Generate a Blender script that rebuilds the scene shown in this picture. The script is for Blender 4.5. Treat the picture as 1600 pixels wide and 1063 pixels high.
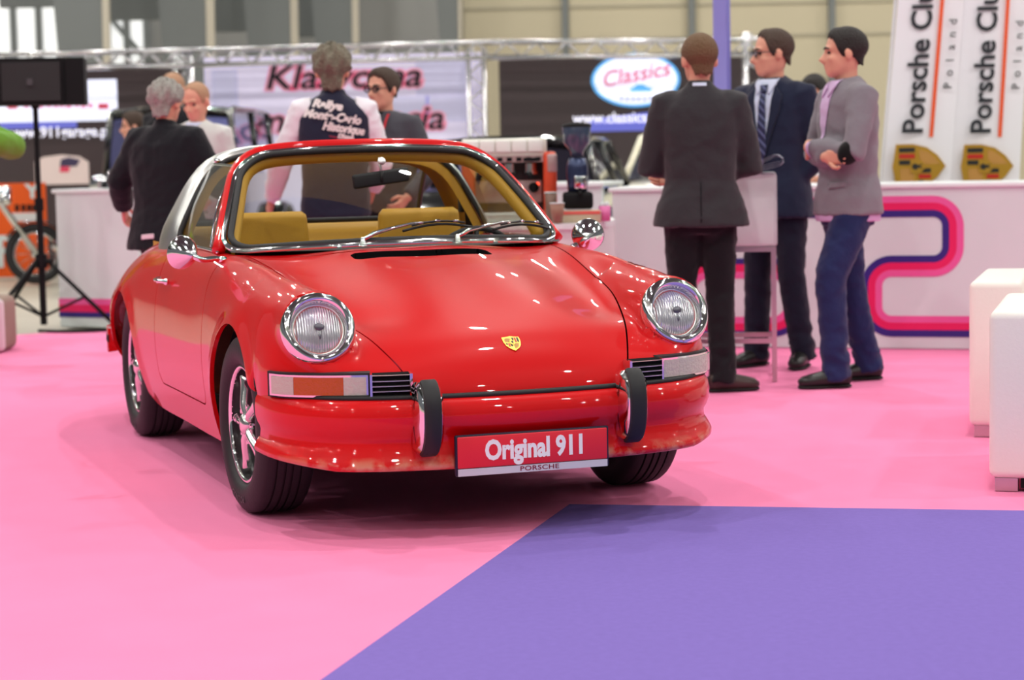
import bpy, bmesh, math, random
import numpy as np
from mathutils import Vector, Matrix
random.seed(7); np.random.seed(7)
for _o in list(bpy.data.objects): bpy.data.objects.remove(_o, do_unlink=True)
SC = bpy.context.scene
COL = SC.collection
PI = math.pi

# ---------------------------------------------------------------- camera
FPX, CAMH, PITCH, ROLL = 3300.0, 1.24, 0.0888, -0.0200      # focal length in pixels of the 1600 px wide frame
def _cam():
    cd = bpy.data.cameras.new('camera'); co = bpy.data.objects.new('camera', cd); COL.objects.link(co)
    cd.sensor_width = 36.0; cd.lens = 36.0 * FPX / 1600.0
    cd.clip_start = 0.1; cd.clip_end = 200
    fwd = Vector((0, math.cos(PITCH), -math.sin(PITCH))); up = Vector((0, math.sin(PITCH), math.cos(PITCH))); right = Vector((1, 0, 0))
    c, s = math.cos(ROLL), math.sin(ROLL)
    # image x axis / image up axis of the rolled camera
    rx = right * c + up * s
    ux = up * c - right * s
    m = Matrix((rx, ux, -fwd)).transposed().to_4x4(); m.translation = Vector((0, 0, CAMH))
    co.matrix_world = m
    cd.dof.use_dof = True; cd.dof.focus_distance = 7.15; cd.dof.aperture_fstop = 3.0
    SC.camera = co
_cam()

# ---------------------------------------------------------------- world, exposure
SC.view_settings.view_transform = 'Standard'
SC.view_settings.look = 'None'
SC.view_settings.gamma = 1.0
SC.view_settings.use_curve_mapping = False
SC.view_settings.exposure = 0.0
_w = bpy.data.worlds.new('world'); SC.world = _w; _w.use_nodes = True
_w.node_tree.nodes['Background'].inputs[0].default_value = (0.93, 0.96, 1.0, 1)
_w.node_tree.nodes['Background'].inputs[1].default_value = 0.15

# ---------------------------------------------------------------- pixel helpers (a pixel plus a real distance gives a place)
def ray(x, y):
    u, v = x - 800, y - 531.5
    c, s = math.cos(-ROLL), math.sin(-ROLL)
    u, v = c * u - s * v, s * u + c * v
    d = (u / FPX, 1.0, -v / FPX); cp, sp = math.cos(PITCH), math.sin(PITCH)
    return Vector((d[0], d[1] * cp + d[2] * sp, -d[1] * sp + d[2] * cp))
def on_floor(x, y, z=0.0):
    r = ray(x, y); return r * ((z - CAMH) / r.z) + Vector((0, 0, CAMH))
def at(x, y, Y):
    r = ray(x, y); return r * (Y / r.y) + Vector((0, 0, CAMH))

# ---------------------------------------------------------------- materials
MATS = {}
def mat(name, col, rough=0.5, metal=0.0, coat=0.0, trans=0.0, emit=0.0, spec=0.5, noise=None, bump=None, sheen=0.0, ior=1.45, alpha=1.0, ecol=None, coat_rough=0.03):
    """principled material; noise=(scale, amount) varies the colour a little, bump=(scale, strength) gives fine relief"""
    if name in MATS: return MATS[name]
    m = bpy.data.materials.new(name); m.use_nodes = True
    nt = m.node_tree; b = nt.nodes['Principled BSDF']
    c4 = (col[0], col[1], col[2], 1)
    b.inputs['Base Color'].default_value = c4
    b.inputs['Roughness'].default_value = rough; b.inputs['Metallic'].default_value = metal
    b.inputs['Coat Weight'].default_value = coat; b.inputs['Coat Roughness'].default_value = coat_rough
    b.inputs['Transmission Weight'].default_value = trans; b.inputs['IOR'].default_value = ior
    b.inputs['Specular IOR Level'].default_value = spec; b.inputs['Sheen Weight'].default_value = sheen
    b.inputs['Alpha'].default_value = alpha
    if emit:
        b.inputs['Emission Color'].default_value = (*(ecol or col), 1); b.inputs['Emission Strength'].default_value = emit
    if noise or bump:
        tc = nt.nodes.new('ShaderNodeTexCoord')
    if noise:
        n = nt.nodes.new('ShaderNodeTexNoise'); n.inputs['Scale'].default_value = noise[0]; n.inputs['Detail'].default_value = 4
        nt.links.new(tc.outputs['Object'], n.inputs['Vector'])
        mx = nt.nodes.new('ShaderNodeMix'); mx.data_type = 'RGBA'
        a = noise[1]
        mx.inputs['A'].default_value = (*[max(0, k * (1 - a)) for k in col], 1)
        mx.inputs['B'].default_value = (*[min(1, k * (1 + a)) for k in col], 1)
        nt.links.new(n.outputs['Fac'], mx.inputs['Factor']); nt.links.new(mx.outputs['Result'], b.inputs['Base Color'])
    if bump:
        n2 = nt.nodes.new('ShaderNodeTexNoise'); n2.inputs['Scale'].default_value = bump[0]; n2.inputs['Detail'].default_value = 3
        nt.links.new(tc.outputs['Object'], n2.inputs['Vector'])
        bp = nt.nodes.new('ShaderNodeBump'); bp.inputs['Strength'].default_value = bump[1]; bp.inputs['Distance'].default_value = 0.02
        nt.links.new(n2.outputs['Fac'], bp.inputs['Height']); nt.links.new(bp.outputs['Normal'], b.inputs['Normal'])
    MATS[name] = m
    return m
def s2l(r, g, b):
    f = lambda c: (c / 255 / 12.92) if c / 255 <= 0.04045 else ((c / 255 + 0.055) / 1.055) ** 2.4
    return (f(r), f(g), f(b))
def thin_glass(name, tint=(1, 1, 1), refl=1.0):
    """a thin pane: mostly see-through with a fresnel reflection"""
    if name in MATS: return MATS[name]
    m = bpy.data.materials.new(name); m.use_nodes = True; nt = m.node_tree; nt.nodes.clear()
    out = nt.nodes.new('ShaderNodeOutputMaterial'); mix = nt.nodes.new('ShaderNodeMixShader')
    tr = nt.nodes.new('ShaderNodeBsdfTransparent'); tr.inputs[0].default_value = (*tint, 1)
    gl = nt.nodes.new('ShaderNodeBsdfGlossy'); gl.inputs['Roughness'].default_value = 0.01
    fr = nt.nodes.new('ShaderNodeFresnel'); fr.inputs[0].default_value = 1.5
    ge = nt.nodes.new('ShaderNodeNewGeometry'); mr = nt.nodes.new('ShaderNodeMapRange')      # same reflection from both sides of the pane
    mr.inputs['To Min'].default_value = 1.5; mr.inputs['To Max'].default_value = 1 / 1.5
    nt.links.new(ge.outputs['Backfacing'], mr.inputs['Value']); nt.links.new(mr.outputs['Result'], fr.inputs[0])
    mu = nt.nodes.new('ShaderNodeMath'); mu.operation = 'MULTIPLY'; mu.inputs[1].default_value = refl
    nt.links.new(fr.outputs[0], mu.inputs[0]); nt.links.new(mu.outputs[0], mix.inputs[0])
    nt.links.new(tr.outputs[0], mix.inputs[1]); nt.links.new(gl.outputs[0], mix.inputs[2]); nt.links.new(mix.outputs[0], out.inputs[0])
    MATS[name] = m
    return m

# ---------------------------------------------------------------- mesh helpers: a shape is (verts, faces)
def mk(name, sh, m=None, parent=None, smooth=True, sharp=None, loc=None, mats=None, fm=None):
    V, F = sh
    me = bpy.data.meshes.new(name)
    me.from_pydata([tuple(map(float, v)) for v in V], [], [tuple(int(i) for i in f) for f in F])
    me.validate(); me.update()
    for mm in (mats or ([m] if m else [])): me.materials.append(mm)
    if fm is not None:
        for p, k in zip(me.polygons, fm): p.material_index = k
    if smooth:
        me.shade_smooth()
        if sharp: me.set_sharp_from_angle(angle=math.radians(sharp))
    o = bpy.data.objects.new(name, me); COL.objects.link(o)
    if parent: o.parent = parent
    if loc is not None: o.location = loc
    return o
def join(*shs):
    V = []; F = []
    for v, f in shs:
        n = len(V); V += [tuple(p) for p in v]; F += [tuple(i + n for i in q) for q in f]
    return V, F
def xf(sh, M): return [tuple(M @ Vector(v)) for v in sh[0]], sh[1]
def mv(sh, x=0, y=0, z=0): return [(v[0] + x, v[1] + y, v[2] + z) for v in sh[0]], sh[1]
def rot(sh, a, axis='Z'): return xf(sh, Matrix.Rotation(a, 4, axis))
def scl(sh, x, y, z): return [(v[0] * x, v[1] * y, v[2] * z) for v in sh[0]], sh[1]
def box(x0, x1, y0, y1, z0, z1):
    V = [(x, y, z) for z in (z0, z1) for y in (y0, y1) for x in (x0, x1)]
    return V, [(0, 2, 3, 1), (4, 5, 7, 6), (0, 1, 5, 4), (2, 6, 7, 3), (0, 4, 6, 2), (1, 3, 7, 5)]
def bm_shape(bm):
    bm.verts.ensure_lookup_table(); bm.verts.index_update()
    r = [tuple(v.co) for v in bm.verts], [tuple(v.index for v in f.verts) for f in bm.faces]
    bm.free(); return r
def rbox(x0, x1, y0, y1, z0, z1, r=0.02, seg=3):
    bm = bmesh.new(); V, F = box(x0, x1, y0, y1, z0, z1)
    vs = [bm.verts.new(v) for v in V]
    for f in F: bm.faces.new([vs[i] for i in f])
    bmesh.ops.bevel(bm, geom=list(bm.edges), offset=r, segments=seg, profile=0.5, affect='EDGES')
    return bm_shape(bm)
def grid(P, cu=False, cv=False):
    """P[i][j] 3D points -> quads; cu / cv close that direction"""
    n, k = len(P), len(P[0]); V = [tuple(p) for r in P for p in r]; F = []
    for i in range(n if cu else n - 1):
        for j in range(k if cv else k - 1):
            a, b = i * k + j, i * k + (j + 1) % k; c, d = ((i + 1) % n) * k + (j + 1) % k, ((i + 1) % n) * k + j
            F.append((a, b, c, d))
    return V, F
def lathe(prof, n=32, axis='Z', cap=False):
    """prof = [(r, h)...] turned about the axis"""
    P = []
    for i in range(n):
        a = 2 * PI * i / n; P.append([(r * math.cos(a), r * math.sin(a), h) for r, h in prof])
    V, F = grid(P, cu=True)
    k = len(prof)
    if cap:
        F = F + [tuple(i * k for i in range(n))[::-1], tuple(i * k + k - 1 for i in range(n))]
    sh = (V, F)
    if axis == 'X': sh = [(z, x, y) for x, y, z in V], F
    if axis == 'Y': sh = [(y, z, x) for x, y, z in V], F
    return sh
def frames(pts, up=None):
    pts = [Vector(p) for p in pts]; n = len(pts); T = []
    for i in range(n):
        t = (pts[min(i + 1, n - 1)] - pts[max(i - 1, 0)]); T.append(t.normalized() if t.length > 1e-9 else Vector((0, 0, 1)))
    u = Vector(up) if up else (Vector((0, 0, 1)) if abs(T[0].z) < 0.9 else Vector((1, 0, 0)))
    N = []
    for t in T:
        u = (u - t * u.dot(t))
        u = u.normalized() if u.length > 1e-6 else t.orthogonal().normalized()
        N.append((t, u.copy(), t.cross(u)))
    return pts, N
def tube(pts, r, n=10, caps=True, flat=1.0, up=None, closed=False):
    """round (or flattened) tube along pts; r a number or one per point, or (ra, rb) pairs"""
    if closed: pts = list(pts) + [pts[0], pts[1]]
    p, N = frames(pts, up); P = []
    for i, (c, (t, u, w)) in enumerate(zip(p, N)):
        rr = r[i % len(r)] if isinstance(r, (list, tuple)) else r
        ra, rb = rr if isinstance(rr, (list, tuple)) else (rr, rr * flat)
        P.append([c + u * (rb * math.sin(2 * PI * k / n)) + w * (ra * math.cos(2 * PI * k / n)) for k in range(n)])
    if closed: P = P[:-2]
    V, F = grid(P, cu=closed, cv=True)
    if caps and not closed:
        F = F + [tuple(range(n))[::-1], tuple((len(p) - 1) * n + k for k in range(n))]
    return V, F
def sweep(pts, prof, up=None, closed=False, caps=True, cp=True):
    """prof [(a, b)] in (side, up) axes swept along pts"""
    if closed: pts = list(pts) + [pts[0], pts[1]]
    p, N = frames(pts, up); P = [[c + w * a + u * b for a, b in prof] for c, (t, u, w) in zip(p, N)]
    if closed: P = P[:-2]
    V, F = grid(P, cu=closed, cv=cp)
    n = len(prof)
    if caps and cp and not closed: F = F + [tuple(range(n))[::-1], tuple((len(P) - 1) * n + k for k in range(n))]
    return V, F
def ball(c, rx, ry=None, rz=None, n=16, m=10):
    ry = ry or rx; rz = rz or rx; P = []
    V = [(c[0], c[1], c[2] - rz)]; F = []
    for i in range(1, m):
        a = -PI / 2 + PI * i / m
        for k in range(n):
            b = 2 * PI * k / n; V.append((c[0] + rx * math.cos(a) * math.cos(b), c[1] + ry * math.cos(a) * math.sin(b), c[2] + rz * math.sin(a)))
    V.append((c[0], c[1], c[2] + rz)); L = len(V) - 1
    for k in range(n): F.append((0, 1 + (k + 1) % n, 1 + k)); F.append((L, L - n + k, L - n + (k + 1) % n))
    for i in range(m - 2):
        for k in range(n):
            a = 1 + i * n + k; b = 1 + i * n + (k + 1) % n; F.append((a, b, b + n, a + n))
    return V, F
def cyl(p, q, r, n=12, r2=None):
    return tube([p, q], [r, r if r2 is None else r2], n)
def prism(poly, z0, z1):
    """poly [(x, y)] extruded from z0 to z1"""
    n = len(poly); V = [(x, y, z0) for x, y in poly] + [(x, y, z1) for x, y in poly]
    F = [tuple(range(n))[::-1], tuple(range(n, 2 * n))] + [(i, (i + 1) % n, n + (i + 1) % n, n + i) for i in range(n)]
    return V, F
def spl(xs, ys):
    """natural cubic spline through (xs, ys); ys may be vectors"""
    xs = np.asarray(xs, float); ys = np.asarray(ys, float); one = ys.ndim == 1
    if one: ys = ys[:, None]
    n = len(xs); h = np.diff(xs); A = np.zeros((n, n)); B = np.zeros(ys.shape); A[0, 0] = A[-1, -1] = 1
    for i in range(1, n - 1):
        A[i, i - 1] = h[i - 1]; A[i, i] = 2 * (h[i - 1] + h[i]); A[i, i + 1] = h[i]
        B[i] = 6 * ((ys[i + 1] - ys[i]) / h[i] - (ys[i] - ys[i - 1]) / h[i - 1])
    Mm = np.linalg.solve(A, B)
    def ev(x):
        x = np.atleast_1d(np.asarray(x, float)); k = np.clip(np.searchsorted(xs, x) - 1, 0, n - 2)
        a = (xs[k + 1] - x)[:, None]; b = (x - xs[k])[:, None]; H = h[k][:, None]
        r = (Mm[k] * a ** 3 + Mm[k + 1] * b ** 3) / (6 * H) + (ys[k] / H - Mm[k] * H / 6) * a + (ys[k + 1] / H - Mm[k + 1] * H / 6) * b
        return r[:, 0] if one else r
    return ev
def curve(pts, n=24):
    """smooth curve through points"""
    p = np.asarray([tuple(q) for q in pts], float); d = np.r_[0, np.cumsum(np.linalg.norm(np.diff(p, axis=0), axis=1))]
    return [Vector(q) for q in spl(d, p)(np.linspace(0, d[-1], n))]
def clip(V, F, g, keep=None):
    """keep the part of a mesh where field g > 0; returns shape and the cut edges"""
    V = [np.asarray(v, float) for v in V]; g = list(g); nv = []; idx = {}; ec = {}; out = []; cuts = []
    def vid(i):
        if i not in idx: idx[i] = len(nv); nv.append(V[i])
        return idx[i]
    def cut(i, j):
        k = (min(i, j), max(i, j))
        if k not in ec:
            t = g[i] / (g[i] - g[j]); ec[k] = len(nv); nv.append(V[i] + (V[j] - V[i]) * t)
        return ec[k]
    for f in F:
        s = [g[i] > 0 for i in f]
        if not any(s): continue
        if all(s): out.append(tuple(vid(i) for i in f)); continue
        poly = []; ce = []
        for a in range(len(f)):
            i, j = f[a], f[(a + 1) % len(f)]
            if s[a]: poly.append(vid(i))
            if s[a] != s[(a + 1) % len(f)]:
                c = cut(i, j); poly.append(c); ce.append(c)
        if len(poly) > 2: out.append(tuple(poly))
        if len(ce) == 2: cuts.append((ce[0], ce[1]))
    return ([tuple(v) for v in nv], out), cuts
def flange(sh, cuts, off):
    """a strip from the cut edges along off(p) so the panel shows its thickness"""
    V, F = sh; V2 = []; F2 = []; m = {}
    def vi(i):
        if i not in m:
            m[i] = len(V2); p = Vector(V[i]); V2.append(tuple(p)); V2.append(tuple(p + Vector(off(p))))
        return m[i]
    for a, b in cuts:
        i, j = vi(a), vi(b); F2.append((i, j, j + 1, i + 1))
    return V2, F2
def empty(name, loc=(0, 0, 0), rz=0.0):
    o = bpy.data.objects.new(name, None); COL.objects.link(o); o.location = loc; o.rotation_euler = (0, 0, rz); o.empty_display_size = 0.1
    return o
def tag(o, label, cat, group=None):
    o['label'] = label; o['category'] = cat
    if group: o['group'] = group
    return o
def struct(o):
    o['kind'] = 'structure'; return o
def text_shape(s, size=1.0, ext=0.0, bold=0.0, sx=1.0, shear=0.0, align='CENTER', spacing=1.0):
    """lettering as a mesh shape in the XY plane"""
    c = bpy.data.curves.new('lettering', 'FONT'); c.body = s; c.size = size; c.extrude = ext; c.offset = bold; c.shear = shear
    c.align_x = align; c.align_y = 'CENTER'; c.space_character = spacing; c.resolution_u = 3
    o = bpy.data.objects.new('lettering', c); COL.objects.link(o)
    me = o.to_mesh()
    V = [(v.co.x * sx, v.co.y, v.co.z) for v in me.vertices]; F = [tuple(p.vertices) for p in me.polygons]
    o.to_mesh_clear(); bpy.data.objects.remove(o); bpy.data.curves.remove(c)
    return V, F
def upright(sh, face=(0, -1)):
    """stand an XY drawing up so that it reads from direction face (towards the viewer)"""
    fx, fy = face; l = math.hypot(fx, fy); fx /= l; fy /= l
    return [(-fy * x + fx * z, fx * x + fy * z, y) for x, y, z in sh[0]], sh[1]
def fuse(sh, voxel=0.012, smooth=6, factor=0.5):
    """weld overlapping closed shapes into one continuous skin"""
    me = bpy.data.meshes.new('t'); me.from_pydata(sh[0], [], sh[1]); me.update()
    o = bpy.data.objects.new('t', me); COL.objects.link(o)
    r = o.modifiers.new('r', 'REMESH'); r.mode = 'VOXEL'; r.voxel_size = voxel; r.use_smooth_shade = True
    if smooth:
        s = o.modifiers.new('s', 'SMOOTH'); s.factor = factor; s.iterations = smooth
    dg = bpy.context.evaluated_depsgraph_get(); e = o.evaluated_get(dg); m2 = e.to_mesh()
    V = [tuple(v.co) for v in m2.vertices]; F = [tuple(p.vertices) for p in m2.polygons]
    e.to_mesh_clear(); bpy.data.objects.remove(o); bpy.data.meshes.remove(me)
    return V, F
# ---------------------------------------------------------------- hall lamps
LAMP_W = 158
def lamps():
    for iy, y in enumerate(np.arange(-8, 39, 5.5)):
        for ix, x in enumerate(np.arange(-16.5, 17, 5.5)):
            X0 = x + .9 + (iy % 2) * 1.2
            ld = bpy.data.lights.new('hall_lamp_light', 'AREA'); ld.shape = 'DISK'; ld.size = .28; ld.energy = LAMP_W; ld.color = (1, .97, .92)
            lo = bpy.data.objects.new('hall_lamp_light', ld); COL.objects.link(lo); lo.location = (X0, y, 8.84)
lamps()
# ---------------------------------------------------------------- the hall
floor = struct(mk('floor', box(-30, 30, -12, 46, -.06, -.014), mat('hall_concrete', s2l(196, 190, 172), rough=.35, noise=(1.2, .12)), smooth=False))
ceil_ = struct(mk('ceiling', box(-30, 30, -12, 46, 9.2, 9.3), mat('ceiling_panel', s2l(78, 80, 84), rough=.8), smooth=False))
WALLG = mat('wall_cladding_grey', s2l(150, 150, 148), rough=.6, noise=(.4, .06)); WALLB = mat('wall_cladding_beige', s2l(200, 190, 164), rough=.7, noise=(.3, .05))
WY = 40.0
wall = struct(mk('wall_back', box(-30, 30, WY, WY + .3, 0, 9.2), WALLG, smooth=False))
def wx(px, Y=WY): return at(px, 40, Y).x
# beige cladding sheets with seams on the right part of the wall
seams = [720, 885, 1082, 1300, 1480, 1700]
for a, b in zip(seams[:-1], seams[1:]):
    mk('cladding_panel', box(wx(a) + .05, wx(b) - .05, WY - .10, WY, .2, 8.8), WALLB if a >= 720 else WALLG, wall, smooth=False)
for a in seams[:-1]: mk('wall_post', box(wx(a) - .09, wx(a) + .03, WY - .25, WY, 0, 9), mat('post_grey', s2l(120, 124, 124), rough=.5), wall, smooth=False)
for z in (3.3, 3.9): mk('wall_rail', box(wx(720), wx(1700), WY - .13, WY - .09, z, z + .03), mat('rail_grey', s2l(170, 164, 146), rough=.5), wall, smooth=False)
# tapered portal columns with pale edge strips, and tall windows between them
GREYC = mat('column_grey', s2l(118, 122, 122), rough=.6); STRIP = mat('column_strip', s2l(196, 188, 172), rough=.5)
for k, (a, b, e) in enumerate(((105, 156, 166), (268, 318, 330), (402, 450, 461), (508, 546, 556), (702, 712, 718))):
    Yc = 33 + k * 1.2
    xa, xb, xe = at(a, 40, Yc).x, at(b, 40, Yc).x, at(e, 40, Yc).x
    c = tag(mk('portal_column', [(xa, Yc, 0), (xb, Yc, 0), (xb, Yc + .5, 0), (xa, Yc + .5, 0), (xa - .5, Yc, 9.1), (xb + .12, Yc, 9.1), (xb + .12, Yc + .5, 9.1), (xa - .5, Yc + .5, 9.1)] and ([(xa, Yc, 0), (xb, Yc, 0), (xb, Yc + .5, 0), (xa, Yc + .5, 0), (xa - .5, Yc, 9.1), (xb + .12, Yc, 9.1), (xb + .12, Yc + .5, 9.1), (xa - .5, Yc + .5, 9.1)], [(3, 2, 1, 0), (4, 5, 6, 7), (0, 1, 5, 4), (1, 2, 6, 5), (2, 3, 7, 6), (3, 0, 4, 7)]), GREYC, smooth=False),
            ['widest grey steel hall column at the far left, beside a tall window', 'grey steel hall column right of the window with diagonal brace', 'grey steel hall column above the white banner, third from the left', 'grey steel hall column above the man in the vest', 'slim grey wall column where grey cladding meets beige'][k], 'column', 'columns of the hall')
    mk('edge_strip', ([(xb, Yc - .02, 0), (xe, Yc - .02, 0), (xe, Yc + .1, 0), (xb, Yc + .1, 0), (xb + .12, Yc - .02, 9.1), (xe + .12, Yc - .02, 9.1), (xe + .12, Yc + .1, 9.1), (xb + .12, Yc + .1, 9.1)], [(3, 2, 1, 0), (4, 5, 6, 7), (0, 1, 5, 4), (1, 2, 6, 5), (2, 3, 7, 6), (3, 0, 4, 7)]), STRIP, c, smooth=False)
for a, b, y0, Yb in ((165, 270, 32, 36), (330, 405, 50, 37), (461, 510, 58, 38), (0, 105, 12, 35)):      # horizontal girders between columns
    z = at(a, y0, Yb).z
    tag(mk('wall_girder', box(at(a, 40, Yb).x, at(b, 40, Yb).x, Yb, Yb + .2, z, z + 1.3), GREYC, smooth=False), ['grey girder spanning right of the widest column', 'grey girder between the second and third columns', 'short grey girder between the third and fourth columns', 'grey girder left of the widest column, over the left window'][[165, 330, 461, 0].index(a)], 'girder', 'girders of the hall')
WIN = mat('window_daylight', (1, 1, .97), emit=.55, ecol=(.93, .97, 1.0))
for k, (a, b, y0, y1) in enumerate(((-60, 104, 0, 130), (166, 232, 20, 130))):
    pa, pb = at(a, y0, WY - .15), at(b, y1, WY - .15)
    w = struct(mk('window_%d' % (k + 1), box(pa.x, pb.x, WY - .12, WY - .05, pb.z, pa.z), WIN, smooth=False))
    n = 4 if k == 0 else 2
    for i in range(n + 1): x = pa.x + (pb.x - pa.x) * i / n; mk('mullion', box(x - .06, x + .06, WY - .2, WY - .1, pb.z, pa.z), GREYC, w, smooth=False)
    if k: mk('brace', tube([(pa.x, WY - .16, pa.z), (pb.x, WY - .16, pb.z + .4)], .05, 8), GREYC, w)
# ---------------------------------------------------------------- carpets
PINK = mat('pink_carpet', s2l(252, 142, 186), rough=0.95, spec=.1, noise=(3, .05), bump=(900, .3))
PURPLE = mat('purple_carpet', s2l(128, 108, 186), rough=0.95, spec=.1, noise=(40, .08), bump=(700, .3))
def slab(name, poly, z0, z1, m): return mk(name, prism(poly, z0, z1), m, smooth=False)
tag(slab('pink_carpet', [(-7, .5), (8, .5), (8, 11.2), (2.8, 12.95), (.6, 13.75), (-2.5, 15.55), (-3.35, 15.35), (-4.2, 14.75), (-7, 13.2)], -.014, -.003, PINK), 'bright pink exhibition carpet the red car is parked on', 'carpet')
tag(slab('purple_carpet', [(.191, 7.361), (5.5, 6.268), (5.5, .6), (-1.648, .6)], -.003, 0.0, PURPLE), 'purple carpet laid in the right foreground over pink carpet', 'carpet')
# ================================================================ the red targa
RED = mat('red_paint', s2l(206, 9, 15), rough=0.4, coat=.75, spec=0.15, coat_rough=0.02)
CHROME = mat('chrome', (0.82, 0.83, 0.84), rough=0.07, metal=1.0)
STEEL = mat('brushed_steel', (0.74, 0.74, 0.72), rough=0.33, metal=1.0)
RUBBER = mat('black_rubber', (0.012, 0.012, 0.013), rough=0.55)
DARK = mat('dark_underside', (0.006, 0.006, 0.007), rough=0.9, spec=0.1)
MUSTARD = mat('mustard_vinyl', s2l(196, 148, 38), rough=0.5, bump=(180, 0.08))
TYRE = mat('tyre_rubber', (0.018, 0.017, 0.019), rough=0.6, bump=(60, 0.05))
WINDOW = thin_glass('car_window_glass', (0.94, 0.96, 0.95), 0.8)
SIDEGLASS = thin_glass('car_side_glass', (0.80, 0.86, 0.80), 1.6)
CAR_YAW = 0.3434
car = empty('convertible_car', (-0.2254, 7.588, 0), CAR_YAW - PI / 2)       # local x forward from the front axle, y to the car's left
tag(car, 'red classic targa sports car with chrome trim parked on pink carpet', 'car')

# body control net: one row per station, points run from the centreline over the fender crown down to the sill
ST = [
 [(.75,0,.36),(.742,.25,.36),(.72,.375,.36),(.70,.46,.36),(.66,.56,.36),(.60,.67,.36),(.51,.742,.36),(.43,.77,.36),(.38,.778,.36),(.362,.772,.35)],
 [(.783,0,.437),(.776,.25,.440),(.756,.375,.452),(.735,.46,.455),(.70,.56,.457),(.638,.67,.458),(.545,.75,.458),(.45,.778,.45),(.385,.786,.43),(.364,.778,.41)],
 [(.755,0,.520),(.748,.25,.521),(.725,.393,.53),(.712,.475,.53),(.685,.565,.53),(.628,.672,.53),(.542,.753,.525),(.45,.783,.50),(.385,.79,.465),(.364,.782,.43)],
 [(.680,0,.603),(.671,.25,.599),(.648,.425,.588),(.643,.505,.580),(.63,.60,.577),(.588,.70,.573),(.51,.762,.566),(.435,.787,.54),(.38,.793,.50),(.361,.786,.45)],
 [(.565,0,.666),(.557,.25,.660),(.545,.462,.640),(.55,.54,.645),(.54,.625,.672),(.52,.71,.655),(.462,.766,.615),(.40,.788,.575),(.365,.794,.53),(.35,.788,.475)],
 [(.42,0,.718),(.42,.25,.710),(.40,.505,.682),(.405,.565,.722),(.42,.638,.775),(.41,.715,.735),(.38,.775,.655),(.355,.791,.60),(.338,.796,.55),(.325,.788,.50)],
 [(.25,0,.768),(.25,.25,.759),(.25,.535,.728),(.25,.585,.768),(.25,.643,.815),(.25,.718,.775),(.25,.781,.67),(.25,.797,.56),(.25,.787,.35),(.25,.72,.22)],
 [(0,0,.823),(0,.25,.815),(0,.562,.785),(0,.603,.812),(0,.647,.843),(0,.720,.803),(0,.786,.68),(0,.80,.56),(0,.79,.35),(0,.72,.20)],
 [(-.25,0,.865),(-.25,.25,.858),(-.25,.588,.835),(-.25,.618,.848),(-.25,.653,.861),(-.25,.718,.825),(-.25,.780,.69),(-.25,.795,.56),(-.25,.785,.35),(-.25,.74,.19)],
 [(-.45,0,.895),(-.45,.25,.888),(-.45,.607,.863),(-.45,.633,.867),(-.45,.662,.869),(-.45,.717,.835),(-.45,.776,.70),(-.45,.791,.56),(-.45,.782,.36),(-.45,.745,.19)],
 [(-.70,0,.912),(-.70,.25,.906),(-.70,.622,.878),(-.70,.650,.879),(-.70,.680,.877),(-.70,.720,.845),(-.70,.773,.70),(-.70,.790,.56),(-.70,.780,.36),(-.70,.745,.19)],
 [(-1.2,0,.915),(-1.2,.25,.91),(-1.2,.63,.888),(-1.2,.658,.887),(-1.2,.686,.883),(-1.2,.724,.848),(-1.2,.777,.70),(-1.2,.793,.56),(-1.2,.782,.36),(-1.2,.745,.19)],
 [(-1.7,0,.925),(-1.7,.25,.92),(-1.7,.61,.893),(-1.7,.645,.890),(-1.7,.682,.884),(-1.7,.728,.845),(-1.7,.787,.70),(-1.7,.802,.56),(-1.7,.788,.36),(-1.7,.745,.19)],
 [(-2.1,0,.935),(-2.1,.25,.925),(-2.1,.55,.898),(-2.1,.60,.889),(-2.1,.655,.872),(-2.1,.732,.82),(-2.1,.80,.68),(-2.1,.810,.56),(-2.1,.792,.36),(-2.1,.72,.20)],
 [(-2.5,0,.88),(-2.5,.25,.872),(-2.5,.50,.842),(-2.5,.57,.828),(-2.5,.64,.805),(-2.5,.726,.75),(-2.5,.797,.62),(-2.5,.803,.52),(-2.5,.775,.36),(-2.5,.70,.24)],
 [(-2.9,0,.76),(-2.9,.25,.752),(-2.9,.48,.72),(-2.9,.54,.708),(-2.9,.61,.688),(-2.9,.69,.642),(-2.9,.75,.56),(-2.9,.757,.48),(-2.9,.73,.38),(-2.9,.66,.30)],
 [(-3.17,0,.60),(-3.17,.25,.595),(-3.16,.45,.57),(-3.15,.50,.562),(-3.14,.57,.548),(-3.12,.63,.52),(-3.10,.67,.48),(-3.10,.675,.44),(-3.10,.65,.38),(-3.1,.58,.33)],
 [(-3.25,0,.45),(-3.25,.25,.45),(-3.23,.42,.44),(-3.22,.48,.437),(-3.20,.54,.43),(-3.17,.59,.42),(-3.14,.62,.41),(-3.13,.625,.40),(-3.12,.60,.38),(-3.1,.55,.36)],
]
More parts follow.
